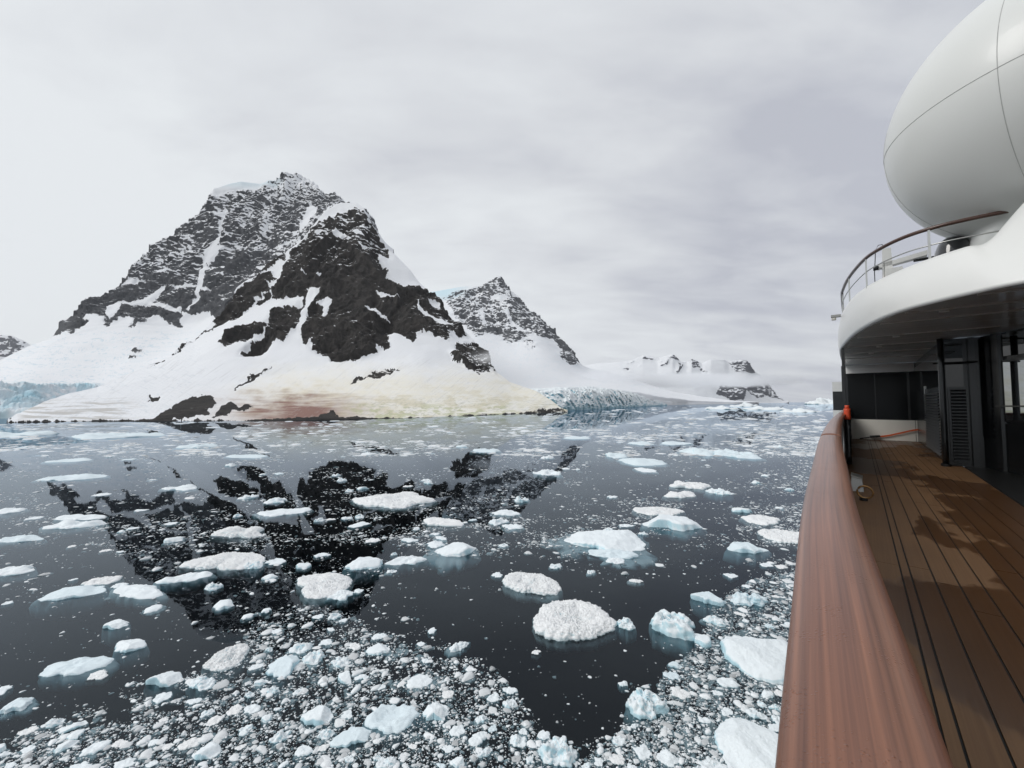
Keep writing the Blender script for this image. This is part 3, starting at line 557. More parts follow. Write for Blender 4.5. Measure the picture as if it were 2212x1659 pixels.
# ------------------------------------------------------------------ floating ice
def floe_geo(outline, H, kind, seed, na=64, nr=16, foot=.16, depth=.5):
    """outline: function of angle -> radius (metres). a flat-bottomed piece: top relief, edge at the water, a wider drowned foot"""
    r_ = np.random.default_rng(seed); th = np.linspace(0, 2 * np.pi, na, endpoint=False); R = outline(th); S = R.mean()
    rho = np.linspace(0, 1, nr) ** .8; X = rho[:, None] * R * np.cos(th); Y = rho[:, None] * R * np.sin(th); Pn = np.stack([X, Y, X * 0], -1) / S
    off = r_.uniform(0, 90, 3); q = rho[:, None]
    if kind == 'slab':                       # clean fractured faces
        Z = 1 + .35 * (X * math.cos(seed) + Y * math.sin(seed)) / S
        for k in range(6):
            a = r_.uniform(0, 2 * np.pi); sl = r_.uniform(.7, 2.2); c = r_.uniform(.30, .85)
            Z = np.minimum(Z, 1 - sl * ((X * math.cos(a) + Y * math.sin(a)) / S - c))
        Z = np.maximum(Z, .10) * (1 - q ** 18 * .6); amp, fr, oc = .05, 2.6, 4
    elif kind == 'crust':                    # low raft of frozen-together rubble
        Z = (1 - q ** 6) ** .7 * (.55 + .6 * fbm(Pn * 1.4 + off, 3)); amp, fr, oc = .075, 13.0, 3
    elif kind == 'lump':                     # melted knobbly block
        Z = (1 - q ** 2.6) ** .6 * (.62 + .95 * fbm(Pn * 1.3 + off, 3)) ; amp, fr, oc = .16, 2.6, 4
    else:                                    # smooth pan
        Z = (1 - q ** 4) ** .8 * (.6 + .8 * fbm(Pn * 1.0 + off, 3)); amp, fr, oc = .05, 4.0, 4
    Z = np.maximum(Z, .04 * (1 - q ** 4)) * H; Z[-1] = -.03
    T = np.stack([X, Y, Z], -1); du = np.roll(T, -1, 1) - np.roll(T, 1, 1); dv = np.gradient(T, axis=0); nn = np.cross(dv, du); nn /= np.linalg.norm(nn, axis=-1)[..., None] + 1e-9; nn[nn[..., 2] < 0] *= -1; nn[0] = (0, 0, 1)
    am = amp * S * min(1, .35 + H / S); nz = (ridged(T / S * fr + off, oc, .6) - .4) if kind == 'crust' else fbm(T / S * fr + off, oc, .6)
    T = T + nn * (nz * am * (.25 if kind == 'crust' and False else 1))[..., None]; T[..., 2] = np.where(q < .97, np.maximum(T[..., 2], .01), T[..., 2]); T[-1, :, 2] = -.03
    ex, ey = r_.normal(size=2) * foot * S * .6
    rows = [T]
    for k, z in ((1 + foot * .4, -.10), (1 + foot, -.28), (1 + foot * .6, -.6), (.3, -1.0)):
        jit = 1 + foot * 1.6 * fbm(np.stack([np.cos(th) * 1.6, np.sin(th) * 1.6, th * 0 + off[0] + z], -1), 3)
        rows.append(np.stack([R * k * jit * np.cos(th) + ex * min(1, -z * 2), R * k * jit * np.sin(th) + ey * min(1, -z * 2), th * 0 + z * depth], -1)[None])
    V = np.concatenate(rows); V[0] = V[0].mean(0); n = V.shape[0]
    return V.reshape(-1, 3), gridfaces(n, na, True)
def noise_outline(a, b, ang, seed, rough=.25):
    o = np.random.default_rng(seed).uniform(0, 99, 3)
    def f(th):
        t = th - ang; r = 1 / np.sqrt((np.cos(t) / a) ** 2 + (np.sin(t) / b) ** 2)
        q = np.stack([np.cos(th) * 1.1, np.sin(th) * 1.1, th * 0], -1) + o
        return r * np.clip(1 + rough * 1.5 * fbm(q, 2) + rough * .55 * fbm(q * 3.2, 3), .45, 1.7)
    return f
def poly_outline(pix, H):
    """plan outline on the water from the surveyed corner bearings"""
    P = on_water(*np.array(pix, float).T)[:, :2]; c = P.mean(0); Q = P - c; a = np.arctan2(Q[:, 1], Q[:, 0]); r = np.hypot(*Q.T); k = np.argsort(a); a, r = a[k], r[k]
    a = np.concatenate([a - 2 * np.pi, a, a + 2 * np.pi]); r = np.tile(r, 3)
    return c, lambda th: np.interp((th + np.pi) % (2 * np.pi) - np.pi, a, r) * (1 + .06 * fbm(np.stack([np.cos(th) * 6, np.sin(th) * 6, th * 0 + c[0]], -1), 3))
MATS = {'ice': M_ICE, 'crust': M_CRUST, 'blue': M_BLUE}
HERO = []      # (u, v, short name, radius)
def floe(name, u, v, w, h, kind, mtl, label, short=None, hf=.22, ang=None, poly=None, res=(72, 20), rough=.25, foot=.16, group='ice floes on the dark water'):
    seed = int(u * 7 + v * 13); d = on_water(np.array(u), np.array(v)); dep = d[1]; Wm = w / F * dep; r_ = np.random.default_rng(seed)
    H = hf * Wm * .68
    hp = H * F / dep * .75; Lm = max((h - hp), h * .4) * dep * dep / (F * CAM_H)
    if poly is not None: c, out = poly_outline(poly, H)
    else:
        # bearing-aligned ellipse
        az = math.atan2(d[0], d[1]); c = d[:2]; a = ang if ang is not None else -az * .0 + r_.uniform(-.35, .35)
        out = noise_outline(Wm / 2, min(max(Lm / 2, .22 * Wm), Wm * 1.1), a, seed, rough)
    V, q = floe_geo(out, H, kind, seed, *res, foot=foot, depth=min(.8, .3 + .25 * Wm) * (1.6 if kind in ('lump', 'slab') else 1))
    o = mesh_obj(name, V + np.array([c[0], c[1], 0]), None, MATS[mtl], loc=(c[0], c[1], 0), smooth_shade=True, quads=q)
    tag(o, label, 'ice floe', group)
    HERO.append((u, v, short, Wm / 2, c)); return o
HEROES = [
 ('ice_floe', 1240, 1345, 175, 82, 'crust', 'crust', 'largest lumpy white crusted floe with a bluish hollow, in open dark water', 'largest lumpy crusted floe', .12, [(1153, 1352), (1165, 1322), (1190, 1302), (1235, 1300), (1292, 1314), (1318, 1338), (1332, 1354), (1300, 1370), (1240, 1382), (1185, 1380), (1160, 1368)]),
 ('ice_chunk', 1452, 1352, 92, 70, 'lump', 'ice', 'tall knobbly ice chunk with a stub arm, right of the largest crusted floe', 'tall knobbly chunk', .42, None),
 ('ice_floe', 1352, 1350, 42, 28, 'lump', 'ice', 'small white block between the largest crusted floe and the knobbly chunk', 'small white block', .35, None),
 ('ice_floe', 1308, 1172, 150, 48, 'slab', 'ice', 'flat-topped floe with turquoise ice showing under the water below it', 'turquoise-footed floe', .12, None),
 ('ice_floe', 1318, 1196, 105, 28, 'pan', 'blue', 'pale blue lower shelf of ice in front of the flat-topped turquoise floe', 'pale blue shelf', .14, None),
 ('ice_floe', 1328, 1212, 40, 14, 'pan', 'ice', 'small white pan at the near tip of the turquoise ice', 'small pan at the tip', .16, None),
 ('ice_floe', 1450, 1132, 105, 34, 'slab', 'ice', 'smooth wedge-shaped ice block with a sharp sloping ridge', 'wedge-shaped block', .2, None),
 ('ice_floe', 1150, 1265, 132, 44, 'crust', 'crust', 'rough white crusted floe with a blue left edge, above the largest floe', 'blue-edged crusted floe', .12, [(1086, 1258), (1098, 1242), (1140, 1240), (1185, 1252), (1212, 1272), (1200, 1284), (1150, 1280), (1105, 1272)]),
 ('ice_floe', 980, 1190, 72, 30, 'slab', 'ice', 'white ice block with a blue drowned skirt left of the turquoise-footed floe', 'blue-skirted block', .22, None),
 ('ice_floe', 940, 1176, 40, 16, 'pan', 'ice', 'small pale pan tucked behind the blue-skirted block', 'pan behind blue-skirted block', .16, None),
 ('ice_floe', 785, 1220, 66, 30, 'slab', 'ice', 'smooth rounded white block alone in the dark mountain reflection', 'smooth rounded block', .26, None),
 ('ice_floe', 700, 1265, 116, 56, 'crust', 'crust', 'ragged granular floe left of centre with a smoother lobe attached', 'ragged granular floe', .1, [(645, 1250), (690, 1242), (740, 1246), (760, 1256), (745, 1275), (700, 1292), (660, 1290), (662, 1270)]),
 ('ice_floe', 736, 1288, 46, 26, 'pan', 'ice', 'smooth white lobe at the near corner of the ragged granular floe', 'smooth white lobe', .24, None),
 ('ice_floe', 880, 1212, 80, 22, 'pan', 'ice', 'long white floe right of the smooth rounded block', 'long white floe', .14, None),
 ('ice_floe', 485, 1216, 178, 36, 'crust', 'crust', 'long granular white raft across the mountain reflection', 'long granular raft', .07, [(390, 1224), (410, 1212), (460, 1204), (520, 1196), (560, 1200), (570, 1216), (535, 1228), (470, 1226), (420, 1228)]),
 ('ice_floe', 548, 1224, 40, 16, 'lump', 'ice', 'white knob at the near right end of the long granular raft', 'knob on the raft', .3, None),
 ('ice_floe', 404, 1248, 92, 24, 'pan', 'ice', 'smooth elongated floe just below the long granular raft', 'elongated floe', .14, None),
 ('ice_floe', 300, 1278, 110, 22, 'pan', 'ice', 'thin white sliver floe pointing right at the reflection edge', 'thin sliver floe', .1, None),
 ('ice_floe', 156, 1282, 96, 34, 'slab', 'blue', 'dull blue-grey sunken slab on the grey water at left', 'dull blue slab', .1, None),
 ('ice_floe', 220, 1256, 70, 22, 'crust', 'crust', 'crumbly white floe touching the dull blue slab', 'crumbly floe', .12, None),
 ('ice_floe', 158, 1440, 118, 34, 'pan', 'blue', 'long bluish spindle of ice alone on grey water at left', 'long bluish spindle', .12, None),
 ('ice_floe', 284, 1396, 66, 28, 'slab', 'ice', 'white humped floe up and right of the bluish spindle', 'white humped floe', .22, None),
 ('ice_floe', 252, 1350, 62, 20, 'slab', 'ice', 'narrow pointed white floe with a raised end on grey water', 'narrow pointed floe', .16, None),
 ('ice_floe', 488, 1424, 106, 52, 'crust', 'crust', 'bright triangular floe with a crusted rim at the edge of the brash', 'bright triangular floe', .16, [(438, 1440), (455, 1425), (500, 1402), (532, 1394), (528, 1420), (490, 1448), (455, 1446)]),
 ('ice_floe', 360, 1470, 76, 32, 'slab', 'ice', 'white wedge floe left below the bright triangular floe', 'white wedge floe', .24, None),
 ('ice_floe', 436, 1478, 60, 30, 'lump', 'ice', 'lumpy white chunk right of the white wedge floe', 'lumpy white chunk', .26, None),
 ('ice_floe', 610, 1442, 74, 46, 'slab', 'blue', 'smooth pale slanted slab in the thick brash left of centre', 'smooth slanted slab', .2, None),
 ('ice_chunk', 845, 1552, 104, 64, 'pan', 'blue', 'large pale blue drowned dome among bottom brash', 'pale blue drowned dome', .16, None),
 ('ice_chunk', 765, 1592, 78, 42, 'slab', 'blue', 'blue-grey submerged slab left of the drowned dome', 'blue-grey submerged slab', .14, None),
 ('ice_chunk', 942, 1540, 56, 46, 'slab', 'ice', 'bright white clean block right of the drowned dome', 'bright clean block', .34, None),
 ('ice_chunk', 686, 1548, 62, 48, 'slab', 'ice', 'bright white boulder of ice left above the submerged slab', 'bright ice boulder', .32, None),
 ('ice_chunk', 1208, 1628, 76, 72, 'lump', 'ice', 'big rounded ice boulder at the bottom, on the edge of open water', 'big rounded boulder', .4, None),
 ('ice_chunk', 1392, 1525, 84, 64, 'lump', 'ice', 'pale blue jagged chunk jutting from the slush below the open water', 'jagged pale blue chunk', .42, None),
 ('ice_chunk', 1622, 1425, 150, 104, 'slab', 'ice', 'huge smooth white slab against the rail in the slush', 'huge smooth slab', .2, [(1556, 1395), (1568, 1378), (1620, 1376), (1700, 1396), (1730, 1440), (1700, 1478), (1650, 1474), (1590, 1440)]),
 ('ice_chunk', 1622, 1612, 150, 130, 'slab', 'ice', 'huge clean tilted slab at the bottom beside the rail', 'clean tilted slab', .2, [(1550, 1570), (1590, 1556), (1640, 1575), (1700, 1620), (1730, 1680), (1680, 1700), (1600, 1690), (1560, 1630)]),
 ('ice_chunk', 1532, 1296, 66, 28, 'slab', 'blue', 'pale blue pointed block at the upper edge of the slush', 'pointed pale block', .26, None),
 ('ice_chunk', 1618, 1298, 72, 34, 'lump', 'blue', 'rounded blue-white block beside the rail above the slush', 'rounded block by the rail', .3, None),
 ('ice_chunk', 1612, 1186, 72, 26, 'slab', 'blue', 'blue-streaked ice block left of the rail in mid water', 'blue-streaked block', .2, None),
 ('ice_floe', 1690, 1158, 100, 30, 'crust', 'crust', 'broad white floe touching the rail in the picture', 'broad floe at the rail', .12, None),
 ('ice_floe', 1648, 1124, 84, 22, 'crust', 'crust', 'white floe just above the broad floe at the rail', 'floe above broad one', .12, None),
 ('ice_floe', 850, 1084, 178, 30, 'crust', 'crust', 'longest flat white floe with a bluish ridge and pointed right tail', 'longest flat floe', .07, [(762, 1080), (800, 1076), (850, 1070), (885, 1064), (905, 1074), (938, 1084), (900, 1090), (855, 1099), (820, 1094)]),
 ('ice_floe', 618, 1106, 106, 20, 'pan', 'ice', 'clean white floe left of the longest flat floe', 'clean white floe', .08, None),
 ('ice_floe', 955, 1128, 88, 18, 'crust', 'crust', 'straight white floe below the tail of the longest flat floe', 'straight white floe', .1, None),
 ('ice_floe', 520, 1152, 110, 26, 'crust', 'crust', 'crumbling diagonal white floe below the clean white floe', 'crumbling diagonal floe', .12, None),
 ('ice_floe', 1392, 998, 98, 20, 'pan', 'blue', 'wide pale blue flat floe in mid distance right of centre', 'wide pale blue floe', .1, None),
 ('ice_floe', 1588, 984, 62, 22, 'lump', 'blue', 'rounded blue-white growler near the rail in mid distance', 'rounded growler', .28, None),
 ('ice_floe', 1505, 978, 56, 20, 'lump', 'blue', 'blue-white growler between the wide floe and the rounded one', 'middle growler', .26, None),
 ('ice_floe', 1330, 985, 46, 14, 'lump', 'blue', 'small blue growler left of the wide pale blue floe', 'small blue growler', .2, None),
 ('ice_floe', 1396, 1016, 40, 11, 'pan', 'ice', 'small white pan just below the wide pale blue floe', 'white pan below', .12, None),
 ('ice_floe', 1490, 1050, 80, 18, 'crust', 'crust', 'white floe, far one of a loose cluster above the wedge block', 'cluster top floe', .16, None),
 ('ice_floe', 1470, 1070, 66, 16, 'crust', 'crust', 'white floe, near left one of the cluster above the wedge block', 'cluster left floe', .16, None),
 ('ice_floe', 1555, 1064, 52, 16, 'lump', 'ice', 'small white floe at the right end of the cluster above the wedge', 'cluster right floe', .22, None),
 ('ice_floe', 1420, 1105, 110, 20, 'crust', 'crust', 'flat ragged white raft just above the wedge-shaped block', 'flat ragged raft', .06, None),
 ('ice_floe', 163, 1135, 104, 22, 'pan', 'ice', 'bright floe with dark underside at the left edge of the reflection', 'bright dark-bottomed floe', .14, None),
 ('ice_floe', 170, 1118, 92, 14, 'pan', 'ice', 'thin pinkish white floe behind the bright dark-bottomed floe', 'thin pinkish floe', .08, None),
 ('ice_floe', 24, 1234, 76, 28, 'pan', 'ice', 'thick white floe cut by the left edge of the picture', 'left edge floe', .14, None),
 ('ice_floe', 20, 1104, 70, 14, 'pan', 'ice', 'low pale floe at the left edge, farther up than the thick one', 'low left edge floe', .1, None),
 ('ice_floe', 40, 1165, 90, 18, 'pan', 'blue', 'flat blue-white floe near the left edge between two others', 'flat blue-white floe', .1, None),
 ('ice_floe', 392, 1055, 84, 12, 'pan', 'ice', 'clean narrow floe alone on grey water left of the dark patch', 'clean narrow floe', .1, None),
 ('ice_floe', 165, 1032, 104, 18, 'pan', 'blue', 'long blue-shadowed floe on the grey water far left', 'long blue-shadowed floe', .1, None),
 ('ice_floe', 150, 995, 80, 10, 'pan', 'blue', 'thin pale floe above the long blue-shadowed floe', 'thin pale floe', .08, None),
 ('ice_floe', 540, 986, 100, 10, 'pan', 'blue', 'thin pale blue streak of floe below the red-stained shore', 'thin pale streak', .06, None),
 ('ice_floe', 430, 965, 70, 10, 'lump', 'blue', 'pale blue growler on the far water below the dark shore rocks', 'far pale growler', .12, None),
 ('iceberg', 14, 942, 110, 18, 'lump', 'blue', 'blue growler at the far left edge near the shore', 'far left blue growler', .10, None),
 ('iceberg', 250, 942, 170, 14, 'lump', 'blue', 'low blue-white berg stretched in front of the left shore', 'low stretched berg', .04, None),
 ('ice_floe', 1050, 974, 64, 10, 'lump', 'blue', 'blue-white growler in the tan reflection of the cape', 'growler in tan reflection', .12, None),
 ('ice_floe', 1248, 946, 60, 8, 'pan', 'blue', 'pale floe below the tip of the cape', 'pale floe below cape tip', .1, None),
 ('ice_floe', 1385, 958, 56, 10, 'pan', 'blue', 'pale floe in far water right of the cape tip', 'pale far floe', .1, None),
 ('ice_floe', 1460, 958, 66, 9, 'pan', 'blue', 'white streak floe farther right in front of the glacier', 'far streak floe', .08, None),
 ('ice_floe', 1095, 1108, 64, 14, 'pan', 'ice', 'bright floe lying across the second mountain reflection', 'bright crossing floe', .12, None),
 ('ice_floe', 1185, 1022, 56, 14, 'lump', 'ice', 'white floe at the upper end of the second mountain reflection', 'reflection top floe', .16, None),
]
for i, hrow in enumerate(HEROES):
    nm, u_, v_, w_, h_, kd, mt, lab, short, hf, poly = hrow
    far = v_ < 1000
    floe(nm, u_, v_, w_, h_, kd, mt, lab, short, hf, poly=poly, res=(40, 9) if far else ((170, 48) if (kd == 'crust' and w_ > 90) or w_ > 140 else (72, 20)), foot=.05 if kd == 'crust' else (.35 if 'skirt' in lab or 'turquoise' in lab else .10))

# where the brash lies: zones on the water, given by their corner bearings
Z_BOTTOM = [(-40, 1640), (100, 1575), (300, 1520), (450, 1430), (560, 1340), (640, 1290), (720, 1310), (800, 1350), (940, 1395), (1060, 1435), (1120, 1500), (1170, 1585), (1260, 1640), (1300, 1900), (-200, 1900)]
Z_SLUSH = [(1760, 1210), (1600, 1262), (1545, 1300), (1500, 1400), (1425, 1462), (1420, 1550), (1345, 1570), (1262, 1640), (1240, 1900), (2200, 1900), (2000, 1210)]
Z_OPEN = [(870, 1235), (1060, 1285), (1150, 1225), (1420, 1250), (1500, 1270), (1500, 1390), (1420, 1460), (1345, 1480), (1340, 1560), (1255, 1610), (1165, 1560), (1060, 1420), (930, 1370)]
Z_OPEN2 = [(-40, 1290), (240, 1300), (400, 1330), (470, 1400), (330, 1500), (120, 1560), (-40, 1600)]
Z_RAIL = [(1600, 930), (1800, 900), (1790, 960), (1740, 1100), (1720, 1260), (1620, 1240), (1590, 1130), (1620, 1020)]
Z_MID = [(880, 1130), (1000, 1090), (1250, 1120), (1400, 1070), (1480, 1090), (1440, 1150), (1260, 1210), (1000, 1200), (900, 1200)]
Z_LEFTM = [(60, 1090), (350, 1110), (640, 1130), (900, 1100), (880, 1200), (820, 1290), (640, 1290), (420, 1240), (220, 1190)]
Z_REFL2 = [(540, 1010), (940, 1010), (1250, 1000), (1240, 1060), (1000, 1110), (640, 1110)]
def zone_density(u, v):
    d = np.full(u.shape, .18); d = np.where(v > 1000, .17, d)
    n = fbm(np.stack([u / 120, v / 28, u * 0], -1), 4, .6); n2 = fbm(np.stack([u / 300, v / 11, u * 0 + 8], -1), 3, .6)
    d = np.where(v < 1000, .25 + .55 * smooth(n2, -.15, .4), d)
    d = np.where(v < 948, .30 + .6 * smooth(n2, -.2, .25), d)
    d = np.where(inpoly(u, v, Z_RAIL), 1.1, d); d = np.where(inpoly(u, v, Z_REFL2), .48, d); d = np.where(inpoly(u, v, Z_MID), .95, d); d = np.where(inpoly(u, v, Z_LEFTM), .58, d)
    d = d * (.12 + 1.5 * smooth(n, -.25, .55))
    d = np.where(inpoly(u, v, Z_OPEN2), .03 + .05 * smooth(n, 0, .5), d); d = np.where(inpoly(u + 60 * n, v + 50 * n, Z_BOTTOM), .72 + .5 * n, d)
    d = np.where(inpoly(u + 10 * n, v, Z_OPEN), .008 + .09 * smooth(n, .1, .5), d); d = np.where(inpoly(u, v + 14 * n, Z_SLUSH), 1.0, d)
    return np.clip(d, .004, 1)
# keep off the shore, the glacier foot and the ship
def on_sea(u, v):
    lim = np.interp(u, [-300, 22, 337, 700, 1065, 1222, 1300, 1420, 1488, 1600, 1900], [936, 916, 912, 910, 899, 893, 886, 879, 876, 873.5, 873.0])
    P = on_water(u, np.maximum(v, 872.5)); return (v > lim) & (P[..., 0] * math.cos(A) - P[..., 1] * math.sin(A) < -1.0)      # up to the hull
HC = np.array([(c[0], c[1], r) for (_, _, _, r, c) in HERO])
def clear_of(P, rad, arr, pad=.85):
    if len(arr) == 0: return np.ones(len(P), bool)
    d = np.hypot(P[:, None, 0] - arr[None, :, 0], P[:, None, 1] - arr[None, :, 1]); return (d > (arr[None, :, 2] + rad[:, None]) * pad).all(1)

# --- medium pieces: 220 individual chunks
ORD = ['first', 'second', 'third', 'fourth', 'fifth', 'sixth', 'seventh', 'eighth', 'ninth', 'tenth', 'eleventh', 'twelfth', 'thirteenth', 'fourteenth', 'fifteenth', 'sixteenth', 'seventeenth', 'eighteenth']
def medium():
    placed = []; arr = HC.copy(); r_ = np.random.default_rng(21); count = {}
    tries = 0
    while len(placed) < 220 and tries < 20000:
        tries += 1
        v = 930 + (1690 - 930) * r_.random() ** .8; u = r_.uniform(-30, 1735)
        uu, vv = np.array([u]), np.array([v])
        if not on_sea(uu, vv)[0] or r_.random() > zone_density(uu, vv)[0] * 1.3 + .06: continue
        p = on_water(uu, vv)[0]; wpx = r_.choice([16, 19, 22, 26, 32, 40]) * (.75 if v < 1050 else 1) * (1.15 if v > 1400 else 1); rad = wpx / F * p[1] / 2
        if not clear_of(p[None], np.array([rad]), arr, .95)[0]: continue
        arr = np.vstack([arr, [p[0], p[1], rad]]); placed.append((u, v, p, rad, wpx))
    named = [(h[0], h[1], h[2], h[4]) for h in HERO if h[2]]
    info = []
    for k, (u, v, p, rad, wpx) in enumerate(placed):
        j = min(range(len(named)), key=lambda q: ((named[q][0] - u) / 1.6) ** 2 + ((named[q][1] - v)) ** 2)
        du, dv = (u - named[j][0]) / 1.6, v - named[j][1]
        side = ('right of' if du > 0 else 'left of') if abs(du) > abs(dv) else ('below' if dv > 0 else 'above')
        info.append((j, side, math.hypot(du, dv), k))
    lab = {}
    for j in range(len(named)):
        for side in ('right of', 'left of', 'below', 'above'):
            L_ = sorted([x for x in info if x[0] == j and x[1] == side], key=lambda x: x[2])
            for n_, x in enumerate(L_):
                near = {0: 'nearest', 1: 'second nearest', 2: 'third nearest'}.get(n_, ORD[min(n_, 17)] + ' nearest')
                lab[x[3]] = f"chunk of ice {near if len(L_) > 1 else 'close'} {side} the {named[j][2]}"
    kinds = ['lump', 'pan', 'slab', 'pan', 'crust', 'lump']
    for k, (u, v, p, rad, wpx) in enumerate(placed):
        kd = kinds[int(r_.integers(6))]; mt = 'blue' if (r_.random() < (.35 if v < 1050 else .07)) else ('crust' if kd == 'crust' else 'ice')
        hf = {'lump': r_.uniform(.16, .28), 'pan': r_.uniform(.07, .13), 'slab': r_.uniform(.13, .24), 'crust': .09}[kd] * (.6 if v < 1000 else 1)
        out = noise_outline(rad, rad * r_.uniform(.55, .95), r_.uniform(-.8, .8), 1000 + k, .3)
        V, q = floe_geo(out, hf * 2 * rad, kd, 500 + k, *((28, 7) if v < 1050 else (44, 12)), foot=r_.choice([.0, .04, .2]), depth=.25 + .25 * rad)
        o = mesh_obj('ice_chunk', V + np.array([p[0], p[1], 0]), None, MATS[mt], loc=(p[0], p[1], 0), smooth_shade=True, quads=q)
        adj = {'lump': 'knobbly', 'pan': 'smooth', 'slab': 'angular', 'crust': 'crusted'}[kd]; c_ = {'blue': 'pale blue', 'ice': 'white', 'crust': 'white'}[mt]
        tag(o, f"{adj} {c_} {lab[k]}", 'ice chunk', 'medium chunks among the brash')
    return arr
ALLC = medium()

# --- the uncountable brash: one object
def brash():
    r_ = np.random.default_rng(5); protos = []
    import bmesh
    for k in range(60):
        if k < 20:                            # crumb: a six-sided broken plate
            t = np.linspace(0, 2 * np.pi, 6, endpoint=False) + r_.uniform(-.35, .35, 6); rr = r_.uniform(.7, 1.1, 6); r2 = rr * r_.uniform(.35, .8, 6)
            v = np.concatenate([np.stack([rr * np.cos(t), rr * np.sin(t), t * 0 - .25], -1), np.stack([r2 * np.cos(t), r2 * np.sin(t), r_.uniform(.45, .9, 6)], -1), [[r_.uniform(-.2, .2), r_.uniform(-.2, .2), r_.uniform(.7, 1.1)]]])
            f = [];
            for i in range(6): j = (i + 1) % 6; f += [(i, j, 6 + j), (i, 6 + j, 6 + i), (6 + i, 6 + j, 12)]
            protos.append((v, np.array(f))); continue
        bm = bmesh.new(); bmesh.ops.create_icosphere(bm, subdivisions=(1 if k < 40 else 2), radius=1.0)
        v = np.array([x.co[:] for x in bm.verts]); f = np.array([[y.index for y in x.verts] for x in bm.faces]); bm.free()
        o = r_.uniform(0, 50, 3); v = v * (1 + .55 * fbm(v * .9 + o, 2)[:, None])
        for _ in range(5):                    # fracture planes
            nrm = r_.normal(size=3); nrm[2] = abs(nrm[2]); nrm /= np.linalg.norm(nrm); c = r_.uniform(.4, .8); dd = np.maximum(v @ nrm - c, 0); v = v - dd[:, None] * nrm
        v[:, 2] = np.where(v[:, 2] < 0, v[:, 2] * .6, v[:, 2]); protos.append((v, f))
    def scatter(n, vlo, vhi, pw, smin, smax, alpha, hlo, hhi, lod, dens_gain=1.0, sub=.0, zone=None):
        n = int(n * 1.15 * (1.25 if vhi > 1700 else 1)); vhi = 1860 if vhi > 1700 else vhi
        v = vlo + (vhi - vlo) * r_.random(n) ** pw; u = r_.uniform(-60, 2080, n)
        ok = on_sea(u, v) & (r_.random(n) < zone_density(u, v) * dens_gain)
        if zone is not None: ok &= inpoly(u, v, zone)
        u, v = u[ok], v[ok]; P = on_water(u, v)
        w = smin * (smax / smin) ** (r_.random(len(u)) ** alpha)
        rad = w / F * P[:, 1] / 2
        ok = clear_of(P, rad * .3, ALLC, .8); u, v, P, rad = u[ok], v[ok], P[ok], rad[ok]
        n = len(u); VV = []; FF = []; TT = []; off = 0; tone = .42 + .58 * r_.random(n) ** .55; pi = r_.integers(lod * 20, lod * 20 + 20, n)
        an = r_.uniform(-.9, .9, n); el = r_.uniform(.45, 1.0, n); h = rad * r_.uniform(hlo, hhi, n); c, sn = np.cos(an)[:, None], np.sin(an)[:, None]
        dz = np.where(r_.random(n) < sub, -h * r_.uniform(.6, 1.08, n), -h * .12)
        for k in range(lod * 20, lod * 20 + 20):
            m = pi == k
            if not m.any(): continue
            a, f = protos[k]; x = a[None] * np.stack([rad[m], rad[m] * el[m], h[m]], -1)[:, None]
            X = np.stack([x[..., 0] * c[m] - x[..., 1] * sn[m], x[..., 0] * sn[m] + x[..., 1] * c[m], x[..., 2]], -1) + np.stack([P[m, 0], P[m, 1], dz[m]], -1)[:, None]
            VV.append(X.reshape(-1, 3)); TT.append(np.repeat(tone[m], len(a))); FF.append((f[None] + (np.arange(len(X)) * len(a))[:, None, None]).reshape(-1, 3) + off); off += X.shape[0] * len(a)
        return (np.concatenate(VV), np.concatenate(FF), np.concatenate(TT))
    sets = [scatter(3600, 1180, 1720, .9, 8, 26, 1.8, .30, .6, 2, 1.0, .25),          # near pieces
            scatter(2600, 1330, 1720, .85, 9, 42, 2.0, .25, .5, 2, 1.0, .45, Z_BOTTOM),
            scatter(30000, 1290, 1720, .9, 2.5, 10, 1.8, .25, .5, 0, 1.0, .55, Z_BOTTOM),
            scatter(12000, 1130, 1720, 1.0, 4, 11, 1.6, .3, .55, 1, 1.0, .35),
            scatter(45000, 1080, 1720, 1.0, 1.6, 5.5, 1.5, .25, .5, 0, 1.0, .4),      # near crumbs
            scatter(9000, 950, 1180, .9, 4, 18, 2.2, .12, .34, 1, 1.0, .2),
            scatter(34000, 950, 1180, .9, 1.8, 7, 1.6, .12, .34, 0, 1.0, .3),
            scatter(26000, 872, 985, .8, 4, 34, 2.4, .05, .14, 0, 1.0, .1),
            scatter(6500, 1215, 1720, .9, 8, 34, 1.7, .25, .5, 2, 1.0, .8, Z_SLUSH),
            scatter(40000, 1215, 1720, .9, 2.5, 10, 1.6, .25, .5, 0, 1.0, .75, Z_SLUSH)]
    V = []; Fq = []; off = 0
    for v, f, _ in sets: V.append(v); Fq.append(f + off); off += len(v)
    print('brash tris', sum(len(f) for f in Fq), [len(f) for f in Fq])
    o = mesh_obj('brash_ice', np.concatenate(V), None, M_BRASH, smooth_shade=False, quads=np.concatenate(Fq))
    attr(o, 'tone', np.concatenate([x[2] for x in sets]))
    tag(o, 'countless small white and grey bits of brash ice on the sea', kind='stuff')
brash()

